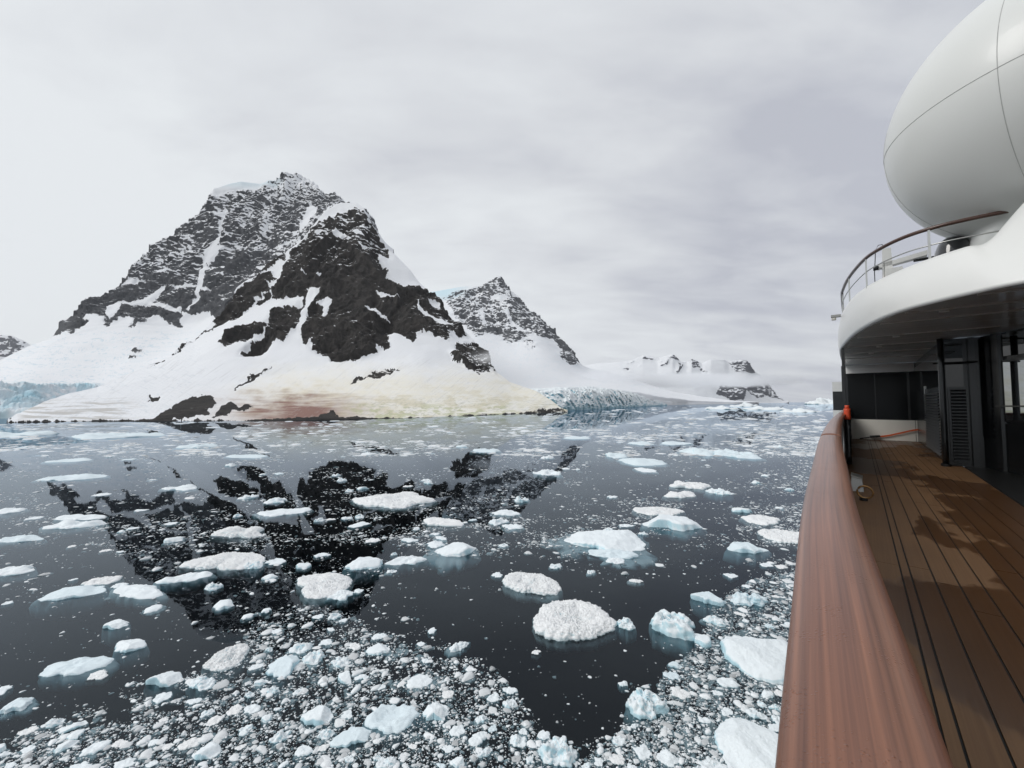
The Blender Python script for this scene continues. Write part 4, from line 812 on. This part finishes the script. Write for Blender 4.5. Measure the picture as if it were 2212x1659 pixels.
# far icebergs on the right horizon
for nm, u_, v_, w_, hp, lab, sd in [('iceberg', 1775, 873.2, 66, 13, 'distant pale blue iceberg at the horizon beside the ship', 3), ('iceberg', 1605, 878, 60, 8, 'distant low blue-white iceberg in front of the far range', 5), ('iceberg', 1650, 885, 80, 7, 'flat pale iceberg on the far water, below the far range tip', 9), ('iceberg', 1720, 890, 70, 6, 'small far floe-berg on the right, nearest the ship', 11), ('iceberg', 1560, 884, 60, 7, 'flat far iceberg in front of the glacier end', 13)]:
    p = on_water(np.array(u_), np.array(v_)); Wm = w_ / F * p[1]; H = hp / F * p[1]
    V, q = floe_geo(noise_outline(Wm / 2, Wm * .4, 0, sd, .3), H, 'lump', sd, 48, 14, foot=.02, depth=2)
    o = mesh_obj(nm, V + np.array([p[0], p[1], 0]), None, M_GLAC, loc=(p[0], p[1], 0), smooth_shade=True, quads=q); tag(o, lab, 'iceberg', 'icebergs near the horizon')

# ------------------------------------------------------------------ the ship
DK = -1.5                                     # deck, below the camera
yacht = empty('cruise_yacht', tuple(W(8, 3, -10)))
tag(yacht, 'white expedition yacht with teak side deck, wooden caprail and big white radome', 'yacht')
def part(name, vf, m, par=None, sm=False, label=None):
    o = mesh_obj(name, vf[0], vf[1], m, par or yacht, smooth_shade=sm)
    if label: o['label'] = label
    return o
def pbox(name, s0, s1, t0, t1, z0, z1, m, par=None): return sbox(name, s0, s1, t0, t1, z0, z1, m, par or yacht)

# caprail
RC = [(-2.4, .17), (-1, .11), (0, .045), (.63, -.01), (1, -.041), (2, -.12), (3, -.175), (5.1, -.28), (8, -.378), (11, -.445), (14.4, -.505), (18, -.565), (21.3, -.62)]
rc = catmull(RC, 260); rz = -(.27 + .21 * np.exp(-np.clip(rc[:, 0], 0, 99) / 4))
hw = .084 + .016 * np.exp(-np.clip(rc[:, 0], 0, 99) / 1.5)
def rail_section(i0, i1, par):
    prof = []
    for k in range(20):                       # rounded cap, flat underneath
        a = 2 * math.pi * k / 20; x = math.copysign(abs(math.cos(a)) ** .75, math.cos(a)) * 1.0; y = math.copysign(abs(math.sin(a)) ** .8, math.sin(a)) * (.038 if math.sin(a) > 0 else .034)
        prof.append((x, y - .038))
    rows = []
    for i in range(i0, i1):
        d = rc[min(i + 1, len(rc) - 1)] - rc[max(i - 1, 0)]; d /= np.linalg.norm(d); nx = np.array([-d[1], d[0]])
        rows.append(np.array([W(rc[i, 0] + nx[0] * x * hw[i], rc[i, 1] + nx[1] * x * hw[i], rz[i] + y) for x, y in prof]))
    v = np.concatenate(rows); n = len(rows); f = [tuple(q) for q in gridfaces(n, 20, True)] + [tuple(range(20))[::-1], tuple(range((n - 1) * 20, n * 20))]
    o = part('rail_section', (v, f), M_RAIL, par, True); ln = np.concatenate([[0], np.cumsum(np.hypot(*np.diff(rc, axis=0).T))])
    a = o.data.attributes.new('grain', 'FLOAT_VECTOR', 'POINT'); a.data.foreach_set('vector', np.array([(ln[i], x * hw[i], y) for i in range(i0, i1) for x, y in prof], np.float32).ravel())
    return o
cap = part('cap_rail', tube([W(a, b, c - .07) for (a, b), c in zip(rc[::4], rz[::4])], .02, 6), M_GREY)
cuts = [0, int(np.argmin(np.abs(rc[:, 0] - 5.15))), int(np.argmin(np.abs(rc[:, 0] - 13))), len(rc)]
for a, b in zip(cuts[:-1], cuts[1:]): rail_section(a, min(b + (0 if b < len(rc) else 0), len(rc)), cap)
# bulwark: white inner panels with tinted glass lights and posts, dark kick strip, hull below
def wallstrip(i0, i1, dt0, dt1, z0f, z1f):
    i = np.arange(i0, i1 + 1); V = []
    for k in i:
        d = rc[min(k + 1, len(rc) - 1)] - rc[max(k - 1, 0)]; d /= np.linalg.norm(d); nx = np.array([-d[1], d[0]]); q = rc[k]
        for dt, z in ((dt0, z0f(k)), (dt1, z0f(k)), (dt1, z1f(k)), (dt0, z1f(k))): V.append(W(q[0] + nx[0] * dt, q[1] + nx[1] * dt, z))
    n = len(i); return np.array(V), [tuple(x) for x in gridfaces(n, 4, True)] + [(3, 2, 1, 0), tuple(range(4 * n - 4, 4 * n))]
top = lambda k: rz[k] - .078
bulw = part('bulwark', wallstrip(0, len(rc) - 1, -.03, .01, lambda k: DK - .02, lambda k: DK + .34), M_WHITE)
part('bulwark_glass', wallstrip(0, len(rc) - 1, -.015, -.003, lambda k: DK + .345, lambda k: top(k) - .005), simple('balustrade_glass', (.34, .36, .37), .08, var=.05), bulw)
for k in range(4, len(rc), 14):
    d = rc[min(k + 1, len(rc) - 1)] - rc[k - 1]; d /= np.linalg.norm(d); nx = np.array([-d[1], d[0]]); c = rc[k] + nx * .035
    part('stanchion', tube([W(c[0], c[1], z) for z in (DK, DK + .3, top(k) + .002)], .019, 8), M_STEEL, bulw, True)
hv = []
for k in range(len(rc)):
    q = rc[k]; hv += [W(q[0], q[1] - .01, DK - .02), W(q[0], q[1] + .15, -6), W(q[0], q[1] + .7, -11)]
part('hull_side', (np.array(hv), [tuple(x) for x in gridfaces(len(rc), 3)]), M_HULL, sm=True)
# deck: black caulked base and teak planks
ss = np.linspace(-2.4, 21.35, 60); rt = np.interp(ss, rc[:, 0], rc[:, 1])
base = part('deck', (np.concatenate([W(ss, rt + .0, DK - .012), W(ss, rt * 0 + 1.64, DK - .012)]), [(i, i + 60, i + 61, i + 1) for i in range(59)]), M_CAULK)
tb = [None, .185, .245, .385, .525, .665, .81, .955, 1.10, 1.25, 1.40, 1.62]
slope = lambda s: -.012 * (s - 4.5)
r_ = random.Random(3)
for k in range(len(tb) - 1):
    s = -2.4; first = True
    while s < 21.3:
        ln = 60 if k == 1 else r_.uniform(3.0, 5.5); e = min(s + ln, 21.33); n = max(3, int((e - s) / .6)); sv = np.linspace(s + .003, e - .003, n)
        lo = np.interp(sv, rc[:, 0], rc[:, 1]) + .012 if k == 0 else tb[k] + slope(sv) + .006
        hi = tb[k + 1] + slope(sv) - .006
        if k == len(tb) - 2: hi = np.full(n, 1.62)
        zt = DK + r_.uniform(-.0008, .0008)
        v = np.concatenate([W(sv, lo, DK - .011), W(sv, lo, zt), W(sv, hi, zt), W(sv, hi, DK - .011)]); f = []
        for j in range(3): f += [(j * n + i, j * n + i + 1, (j + 1) * n + i + 1, (j + 1) * n + i) for i in range(n - 1)]
        f += [(0, n, 2 * n, 3 * n), (n - 1, 4 * n - 1, 3 * n - 1, 2 * n - 1)]
        part('plank', (v, f), M_DECK, base); s = e
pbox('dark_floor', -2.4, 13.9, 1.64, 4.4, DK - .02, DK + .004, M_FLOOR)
# house sides
HX = lambda s: 1.92 + .40 * (13.9 - s)          # the house side splays out aft
def hbox(name, s0, s1, d0, d1, z0, z1, m, par=None):
    v = [W(a, HX(a) + d, z) for z in (z0, z1) for a, d in ((s0, d0), (s1, d0), (s1, d1), (s0, d1))]
    return part(name, (np.array(v), [f[::-1] for f in BOXF]), m, par)
wall = hbox('house_side', 7.0, 13.898, .06, .3, DK + .004, 1.5, M_BLACK)
hbox('lower_panel', 7.0, 13.86, .03, .058, DK + .01, -.46, M_BLACK, wall)
for s0, s1 in ((7.2, 10.2), (10.4, 13.30)):
    fr = hbox('window', s0, s1, .02, .057, -.42, .90, M_BLACK, wall)
    hbox('pane', s0 + .05, s1 - .05, .008, .017, -.38, .85, M_MIRROR, fr)
    hbox('upper_pane', s0 + .05, s1 - .05, .02, .055, .98, 1.45, M_DARKGLASS, fr)
hbox('window_pillar', 13.32, 13.48, -.02, .056, DK + .01, 1.5, M_BLACK, wall)
hbox('glass_panel', 13.52, 13.84, .012, .054, -.8, 1.44, M_DARKGLASS, wall)
hbox('side_rail', 9.5, 13.26, -.12, -.09, -.10, -.07, M_BLACK, wall)
for s0 in (9.6, 10.9, 12.2, 13.2): hbox('side_rail_bracket', s0, s0 + .03, -.09, .018, -.095, -.075, M_BLACK, wall)
aft = pbox('aft_panel', 13.9, 14.0, 1.36, 2.2, DK + .004, 1.5, M_BLACK)
pbox('pane', 13.885, 13.896, 1.42, 1.70, .36, 1.42, M_DARKGLASS, aft)
pbox('corner_post', 13.80, 13.898, 1.78, 1.88, DK + .006, 1.5, M_BLACK, aft)
def louvre(name, par, s0, s1, t0, t1, z0, z1, n, along):
    fr = pbox(name, s0, s1, t0, t1, z0, z1, M_BLACK, par)
    for k in range(n):
        z = z0 + (k + .3) * (z1 - z0) / n; dz = (z1 - z0) / n * .62
        if along:  v = [W(s0 + .06, t0 - .002, z + dz), W(s1 - .06, t0 - .002, z + dz), W(s1 - .06, t0 - .045, z), W(s0 + .06, t0 - .045, z)]; off = W(0, 0, -.012) - W(0, 0, 0)
        else: v = [W(s0 - .002, t0 + .04, z + dz), W(s0 - .002, t1 - .04, z + dz), W(s0 - .045, t1 - .04, z), W(s0 - .045, t0 + .04, z)]; off = W(0, 0, -.012) - W(0, 0, 0)
        v = np.array(v); v = np.concatenate([v, v + off]); part('slat', (v, BOXF), M_LOUV, fr)
    return fr
M_LOUV = simple('louvre_black', (.022, .023, .025), .35, var=.1)
louvre('louvred_door', aft, 13.868, 13.898, 1.44, 1.76, DK + .12, .30, 22, False)
inner = pbox('inner_side_wall', 14.0, 21.4, 1.40, 1.6, DK + .004, 1.5, M_BLACK)
louvre('louvred_door', inner, 14.5, 17.8, 1.37, 1.398, DK + .14, .26, 22, True)
pbox('door_handle', 17.95, 18.0, 1.36, 1.38, -.35, .5, M_STEEL, inner)
pbox('pane', 14.4, 21.2, 1.385, 1.396, .40, 1.3, M_DARKGLASS, inner)
pl = part('pillar', tube([W(13.7, 1.335, z) for z in np.linspace(DK, 1.5, 6)], .055, 16), M_BLACK, sm=True)
part('pillar_foot', tube([W(13.7, 1.335, z) for z in (DK + .001, DK + .03, DK + .06)], .085, 16), M_BLACK, pl)
part('pillar_bracket', tube([W(13.7, 1.2 + .1 * k, .92) for k in range(8)], .02, 8), M_BLACK, pl)
# end wall
end = pbox('end_wall', 21.4, 21.6, -.75, 1.62, DK - .02, 1.5, M_BLACK)
pbox('lower_panel', 21.35, 21.398, -.5, 1.345, DK + .004, -.70, M_CREAM, end); pbox('lower_panel', 21.35, 21.398, 1.36, 1.62, DK + .004, -.70, M_CREAM, end)
for t0, t1 in ((-.56, .25), (.28, 1.17)): pbox('pane', 21.385, 21.396, t0, t1, -.66, 1.14, M_ENDGLASS, end)
pbox('narrow_pane', 21.385, 21.396, 1.24, 1.40, -.66, 1.14, M_ENDGLASS, end)
pbox('ceiling_coaming', 21.2, 21.38, -.6, 1.38, 1.17, 1.5, M_RIB, end)
pbox('corner_post', 14.3, 14.5, -.485, -.43, -.32, 1.5, M_BLACK)
wing = pbox('bridge_wing', 24, 26, -1.19, -.72, .5, .95, M_HULL); pbox('dark_band', 24, 26, -1.185, -.715, -.38, .497, M_BLACK, wing); pbox('lower_wing', 24, 26, -1.19, -.72, -2.2, -.384, M_HULL, wing)

# overhang: curved white fascia, soffit panels
NB = 150
FB = catmull([(23, -.66, 1.5), (18, -.62, 1.5), (15.5, -.56, 1.5), (14.03, -.45, 1.5), (11.8, -.18, 1.5), (10.23, .134, 1.5), (9.24, .46, 1.5), (8.69, .82, 1.5), (8.27, 1.21, 1.5), (8.0, 1.53, 1.5), (7.7, 2.2, 1.5), (7.5, 3.0, 1.5), (7.4, 4.5, 1.5)], NB)
FT = catmull([(23, -.6, 2.36), (18, -.56, 2.36), (15.5, -.5, 2.34), (13.6, -.42, 2.33), (11.7, -.19, 2.32), (10.5, .10, 2.32), (9.7, .48, 2.32), (9.17, .84, 2.32), (8.85, 1.17, 2.32), (8.83, 1.40, 2.35), (8.83, 1.75, 2.83), (8.8, 2.5, 3.8), (8.8, 4.5, 4.3)], NB)
rows = []
for f in np.linspace(0, 1, 12):
    c = FB * (1 - f) + FT * f; b = .06 * math.sin(math.pi * f); tg = np.gradient(c[:, :2], axis=0); tg /= np.linalg.norm(tg, axis=1)[:, None]; nx = np.stack([tg[:, 1], -tg[:, 0]], -1)
    sgn = -1 if (nx[NB // 2] @ np.array([1, 1])) > 0 else 1
    c[:, :2] += nx * sgn * b; rows.append(W(c[:, 0], c[:, 1], c[:, 2]))
inn = FT.copy(); tg = np.gradient(inn[:, :2], axis=0); tg /= np.linalg.norm(tg, axis=1)[:, None]; nx = np.stack([tg[:, 1], -tg[:, 0]], -1) * sgn
rows.append(W(inn[:, 0] - nx[:, 0] * .12, inn[:, 1] - nx[:, 1] * .12, inn[:, 2] + .005)); rows.append(W(inn[:, 0] - nx[:, 0] * .13, inn[:, 1] - nx[:, 1] * .13, inn[:, 2] * 0 + 1.75))
lip = FB.copy(); rows.insert(0, W(lip[:, 0] - nx[:, 0] * .05, lip[:, 1] - nx[:, 1] * .05, lip[:, 2] * 0 + 1.53))
fascia = part('upper_bulwark', (np.concatenate(rows), [tuple(x) for x in gridfaces(len(rows), NB)]), M_WHITE, sm=True)
UD = FB * .72 + FT * .28
udeck = part('upper_deck', (np.concatenate([W(UD[:, 0] - nx[:, 0] * .06, UD[:, 1] - nx[:, 1] * .06, UD[:, 0] * 0 + 1.72), W(np.maximum(UD[:, 0], 7.6), UD[:, 0] * 0 + 4.4, UD[:, 0] * 0 + 1.72)]), [(i, i + 1, NB + i + 1, NB + i) for i in range(NB - 1)]), M_GREY)
eo = np.argsort(FB[:, 0]); eS, eT = FB[eo, 0], FB[eo, 1]
soff = part('ceiling', (np.concatenate([W(FB[:, 0] - nx[:, 0] * .04, FB[:, 1] - nx[:, 1] * .04, FB[:, 0] * 0 + 1.56), W(np.maximum(FB[:, 0], 7.4), FB[:, 0] * 0 + 4.6, FB[:, 0] * 0 + 1.56)]), [(i, NB + i, NB + i + 1, i + 1) for i in range(NB - 1)]), M_BLACK)
edges_s = [7.45, 8.4, 9.35, 10.3, 11.25, 12.2, 13.15, 14.1, 15.05, 16.0, 17.0, 18.0, 19.1, 20.2, 21.2]
for a, b in zip(edges_s[:-1], edges_s[1:]):
    sv = np.linspace(a + .012, b - .012, 12); te = np.interp(sv, eS, eT) + .06; n = 12
    if te.min() > 4: continue
    te = np.minimum(te, 4.4)
    v = np.concatenate([W(sv, te, 1.512), W(sv, te * 0 + 4.5, 1.512), W(sv, te, 1.545), W(sv, te * 0 + 4.5, 1.545)])
    f = [(i, i + n, i + n + 1, i + 1) for i in range(n - 1)] + [(2 * n + i, 2 * n + i + 1, 3 * n + i + 1, 3 * n + i) for i in range(n - 1)] + [(i, i + 1, 2 * n + i + 1, 2 * n + i) for i in range(n - 1)] + [(0, 2 * n, 3 * n, n), (n - 1, 2 * n - 1, 4 * n - 1, 3 * n - 1)]
    part('ceiling_panel', (v, f), M_SOFFIT, soff)
for b in (8.4, 9.35, 10.3, 12.2, 14.1, 16.0, 18.0):
    t0 = float(np.interp(b, eS, eT)) + .12; pbox('ceiling_rib', b - .018, b + .018, t0, 2.0 if b < 13.9 else 1.38, 1.49, 1.511, M_RIB, soff)
for s_, t_ in ((9.6, 1.0), (12.6, .55), (14.6, .3), (16.4, .15)):
    part('downlight', tube([W(s_, t_, 1.495), W(s_, t_, 1.5), W(s_, t_, 1.511)], .06, 16), M_RIB, soff)
# upper rail
UR = [(20, -.5), (16.5, -.47), (13.92, -.41), (13.19, -.366), (12.0, -.22), (10.69, .047), (10.07, .30), (9.66, .6), (9.46, .94), (9.40, 1.26), (9.40, 1.75), (9.42, 2.6)]
ur = catmull(UR, 120)
urail = part('upper_handrail', tube([W(a, b, 2.9) for a, b in ur], .032, 12), M_RAILD, sm=True)
part('mid_rail', tube([W(a, b, 2.62) for a, b in ur], .011, 8), M_STEEL, urail, True)
for s_, t_ in ((13.6, -.392), (12.0, -.22), (10.6, .075), (9.5, .86), (15.6, -.455)):
    d = np.array([math.sin(.4), math.cos(.4)]) * .0
    pbox('post', s_ - .035, s_ + .035, t_ - .014, t_ + .014, 1.75, 2.875, M_STEEL, urail)
# radome
RD = np.array([.75612798, .51654828, .40180637]) * 11.5; RR = math.sin(math.radians(10.52886)) * 11.5
RCN = RD + np.array([0, 0, CAM_H])
th = np.linspace(0, 2 * np.pi, 97)[:-1]
prof = [(0.001, RR)] + [(RR * math.sin(a), RR * math.cos(a)) for a in np.linspace(.06, math.radians(148), 46)]
zb = 11.72 - RCN[2]; r0, z0 = prof[-1]
prof += [(r0 * .97, z0 - .05), (r0 * .985, z0 - .12), (r0 * 1.02, z0 - .3), (r0 * 1.06, zb)]
v = np.concatenate([np.stack([RCN[0] + r * np.cos(th), RCN[1] + r * np.sin(th), RCN[2] + z + th * 0], -1) for r, z in prof])
rad_o = part('radome', (v, [tuple(x)[::-1] for x in gridfaces(len(prof), 96, True)]), M_RAD, sm=True, label='huge white spherical radome with thin grey seams')
part('seam', tube([RCN + np.array([(RR + .001) * math.cos(a), (RR + .001) * math.sin(a), 0]) for a in np.linspace(0, 2 * math.pi, 120)], .0045, 6, False), M_SEAM, rad_o)
hp = ray(2100 * .8641 + 1005 / 2.552 * .8641, 455 / 2.552 * .8641); hp = hp / np.linalg.norm(hp); cc = RD; bq = hp @ cc; kk = bq - math.sqrt(max(bq * bq - cc @ cc + RR * RR, 0)); hit = hp * kk - cc
az0 = math.atan2(hit[1], hit[0])
for j in range(6):
    a = az0 + j * math.pi / 3
    part('seam', tube([RCN + (RR + .001) * np.array([math.sin(b) * math.cos(a), math.sin(b) * math.sin(a), math.cos(b)]) for b in np.linspace(.1, math.radians(147), 60)], .004, 6), M_SEAM, rad_o)
# navigation lamp on the fascia
lp = pbox('navigation_lamp', 13.85, 14.0, -.66, -.45, 2.33, 2.39, M_GREY); part('lamp_glass', tube([W(13.92, -.60, z) for z in (2.25, 2.29, 2.328)], .05, 12), M_CREAM, lp, True)

# ------------------------------------------------------------------ things standing on the ship
def thing(name, loc, label, cat): o = empty(name, tuple(loc)); return tag(o, label, cat)
cr = thing('deck_crane', W(12.0, .45, 1.73), 'small white deck crane behind the upper handrail', 'crane')
part('column', joinvf([(np.array([W(a, b, z) for a, b, z in ((11.9, .33, 1.73), (12.2, .33, 1.73), (12.2, .56, 1.73), (11.9, .56, 1.73), (11.9, .36, 3.4), (12.15, .36, 3.4), (12.15, .50, 3.4), (11.9, .50, 3.4))]), [f[::-1] for f in BOXF])]), M_WHITE, cr)
part('boom', joinvf([(np.array([W(a, b, z) for a, b, z in ((11.9, .28, 2.98), (12.1, .28, 2.98), (12.1, 1.05, 3.10), (11.9, 1.05, 3.10), (11.9, .28, 3.06), (12.1, .28, 3.06), (12.1, 1.05, 3.2), (11.9, 1.05, 3.2))]), [f[::-1] for f in BOXF])]), M_WHITE, cr)
part('winch', tube([W(11.86, .20 + k * .03, 2.98) for k in range(4)], .05, 12), M_BLACK, cr, True)
part('cylinder', tube([W(11.95, .84 + .05 * k, 3.03) for k in range(7)], .03, 10), M_BLACK, cr, True)
part('housing', joinvf([(np.array([W(a, b, z) for a, b, z in ((11.85, .40, 2.70), (12.2, .40, 2.70), (12.2, .72, 2.70), (11.85, .72, 2.70), (11.85, .40, 2.93), (12.2, .40, 2.95), (12.2, .66, 2.95), (11.85, .66, 2.93))]), [f[::-1] for f in BOXF])]), M_WHITE, cr)
part('cable', tube([W(11.9, t, z) for t, z in ((.42, 3.42), (.36, 3.5), (.30, 3.5), (.25, 3.4), (.24, 3.2), (.22, 2.9), (.22, 2.6), (.22, 1.75))], .008, 6), M_BLACK, cr)
hk = part('hook_block', tube([W(11.9, .38, z) for z in (2.56, 2.60, 2.68, 2.74)], .04, 10), M_REDOR, cr, True); part('wire', tube([W(11.9, .38, z) for z in (2.74, 2.9, 3.1)], .006, 6), M_STEEL, hk)
cv = thing('black_equipment_cover', W(10.35, 1.22, 1.73), 'glossy black rounded equipment cover under the radome', 'equipment cover')
U_, V_ = np.meshgrid(np.linspace(0, 2 * np.pi, 28, endpoint=False), np.linspace(0, np.pi / 2, 10)); sq = lambda x, p: np.sign(x) * np.abs(x) ** p
vv = W(10.35 + .38 * np.cos(V_) ** .5 * sq(np.cos(U_), .8), 1.22 + .27 * np.cos(V_) ** .5 * sq(np.sin(U_), .8), 1.75 + .0 + 1.16 * np.sin(V_) ** .7).reshape(-1, 3)
part('shell', (vv, [tuple(x) for x in gridfaces(10, 28, True)]), simple('glossy_black_cover', (.012, .013, .015), .08, coat=.6, bump=.15, nscale=3), cv, True)
part('base_ring', tube([W(10.35 + .39 * math.cos(a), 1.22 + .28 * math.sin(a), 1.76) for a in np.linspace(0, 2 * math.pi, 30)], .025, 6, False), M_BLACK, cv)
# orange strap by the end wall
so = thing('cargo_strap', W(20.9, .8, DK), 'orange strap with a black buckle lying against the cream end panel', 'strap')
pth = catmull([W(21.30, .18, DK + .13), W(21.3, .5, DK + .17), W(21.29, .9, DK + .30), W(21.28, 1.3, DK + .44), W(21.25, 1.8, DK + .55)], 24)
sv = []
for p in pth:
    for dx, dz in ((0, -.03), (.012, -.03), (.012, .03), (0, .03)): sv.append(p + np.array([-dx * math.sin(A), -dx * math.cos(A), dz]))
part('webbing', (np.array(sv), [tuple(x) for x in gridfaces(24, 4, True)] + [(3, 2, 1, 0), (92, 93, 94, 95)]), M_ORANGE, so)
part('buckle', tube([W(21.27, .05 + .06 * k, DK + .12 + .008 * k) for k in range(6)], .045, 8), M_BLACK, so)
part('tail', tube([W(21.2, -.25 + .06 * k, DK + .03 + .015 * k) for k in range(6)], .022, 8), M_BLACK, so)
# orange buoy light at the far rail
lb = thing('rescue_light', W(12.6, -.36, DK), 'red-orange rescue light in a black holder inside the rail', 'rescue light')
part('float', tube([W(12.6, -.36, z) for z in np.linspace(-.42, -.16, 7)], .065, 14), M_REDOR, lb, True)
part('cap', tube([W(12.6, -.36, z) for z in (-.159, -.12, -.08)], .045, 12), M_REDOR, lb, True)
part('holder', tube([W(12.6, -.36, z) for z in np.linspace(DK, -.421, 6)], .06, 12), M_BLACK, lb, True)
vb = thing('fairlead_box', W(9.05, -.16, DK), 'small pale steel fairlead box on deck below the rail', 'deck fitting')
part('box', joinvf([(np.array([W(a, b, z) for a, b, z in ((8.85, -.25, DK), (9.25, -.25, DK), (9.25, -.08, DK), (8.85, -.08, DK), (8.9, -.23, DK + .24), (9.2, -.23, DK + .24), (9.2, -.10, DK + .20), (8.9, -.10, DK + .20))]), [f[::-1] for f in BOXF])]), M_GREY, vb)
part('lid', joinvf([(np.array([W(a, b, z) for a, b, z in ((8.88, -.24, DK + .243), (9.22, -.24, DK + .243), (9.22, -.09, DK + .203), (8.88, -.09, DK + .203), (8.88, -.24, DK + .265), (9.22, -.24, DK + .265), (9.22, -.09, DK + .225), (8.88, -.09, DK + .225))]), [f[::-1] for f in BOXF])]), M_STEEL, vb)
mr_ = thing('mooring_ring', W(8.1, -.06, DK), 'brass mooring ring standing on the deck beside the fairlead box', 'deck fitting')
part('ring', tube([W(8.1, -.06 + .09 * math.cos(a), DK + .13 + .09 * math.sin(a)) for a in np.linspace(0, 2 * math.pi, 25)], .014, 8, False), simple('old_brass', (.30, .17, .07), .35, metal=.8), mr_, True)
part('foot', tube([W(8.1, -.08, DK + z) for z in (.001, .02, .045)], .05, 12), M_BLACK, mr_)

# ------------------------------------------------------------------ haze
def haze():
    v = [(x, y, z) for z in (-7.5, 640) for x, y in ((-8000, -2000), (8000, -2000), (8000, 9000), (-8000, 9000))]
    m = bpy.data.materials.new('haze_air'); m.use_nodes = True; nt = m.node_tree; nt.nodes.clear()
    out = N(nt, 'ShaderNodeOutputMaterial'); pv = N(nt, 'ShaderNodeVolumePrincipled'); pv.inputs['Color'].default_value = (.93, .95, 1, 1); pv.inputs['Density'].default_value = .000032; pv.inputs['Anisotropy'].default_value = .1
    nt.links.new(pv.outputs[0], out.inputs['Volume'])
    o = mesh_obj('haze', v, BOXF, m); tag(o, 'thin pale haze over the channel', kind='stuff')
haze()
def fog_bank(name, c, size, dens, seed, label):
    import bmesh
    bm = bmesh.new(); bmesh.ops.create_icosphere(bm, subdivisions=4, radius=1.0); v = np.array([x.co[:] for x in bm.verts]); f = [[y.index for y in x.verts] for x in bm.faces]; bm.free()
    v = v * (1 + .12 * fbm(v * 1.5 + seed, 3)[:, None])
    m = bpy.data.materials.new(name + '_vapour'); m.use_nodes = True; nt = m.node_tree; nt.nodes.clear(); L = nt.links.new
    out = N(nt, 'ShaderNodeOutputMaterial'); pv = N(nt, 'ShaderNodeVolumePrincipled'); pv.inputs['Color'].default_value = (.97, .98, 1, 1)
    tc = N(nt, 'ShaderNodeTexCoord'); ln = N(nt, 'ShaderNodeVectorMath', operation='LENGTH'); L(tc.outputs['Object'], ln.inputs[0])
    mp = N(nt, 'ShaderNodeMapping'); mp.inputs['Scale'].default_value = (size[0] / size[2] * .35, size[1] / size[2] * .35, 1); mp.inputs['Location'].default_value = (seed, 0, 0); L(tc.outputs['Object'], mp.inputs[0])
    n = N(nt, 'ShaderNodeTexNoise'); n.inputs['Scale'].default_value = 1.1; n.inputs['Detail'].default_value = 4; L(mp.outputs[0], n.inputs['Vector'])
    fa = N(nt, 'ShaderNodeMapRange', interpolation_type='SMOOTHSTEP'); L(ln.outputs['Value'], fa.inputs['Value']); fa.inputs['From Min'].default_value = .95; fa.inputs['From Max'].default_value = .25
    nn = N(nt, 'ShaderNodeMapRange'); L(n.outputs['Fac'], nn.inputs['Value']); nn.inputs['From Min'].default_value = .36; nn.inputs['From Max'].default_value = .62
    mu = N(nt, 'ShaderNodeMath', operation='MULTIPLY'); L(fa.outputs[0], mu.inputs[0]); L(nn.outputs[0], mu.inputs[1])
    m2 = N(nt, 'ShaderNodeMath', operation='MULTIPLY'); L(mu.outputs[0], m2.inputs[0]); m2.inputs[1].default_value = dens; L(m2.outputs[0], pv.inputs['Density']); L(pv.outputs[0], out.inputs['Volume'])
    o = mesh_obj(name, v, f, m); o.location = c; o.scale = size; tag(o, label, kind='stuff'); return o
def at(u, v, d): return tuple(ray(u, v) * d + np.array([0, 0, CAM_H]))
fog_bank('fog_bank', at(1510, 822, 2600), (820, 330, 62), .024, 3.0, 'low grey cloud bank lying across the far range')
fog_bank('fog_bank', at(1300, 812, 1150), (190, 130, 26), .012, 8.0, 'thin mist over the snow right of the second mountain')
fog_bank('mist_wisp', at(1052, 768, 440), (26, 20, 13), .035, 5.0, 'wisp of mist in front of the dark rock above the cape')
for o in list(bpy.data.objects):
    if '_o' in o: del o['_o']
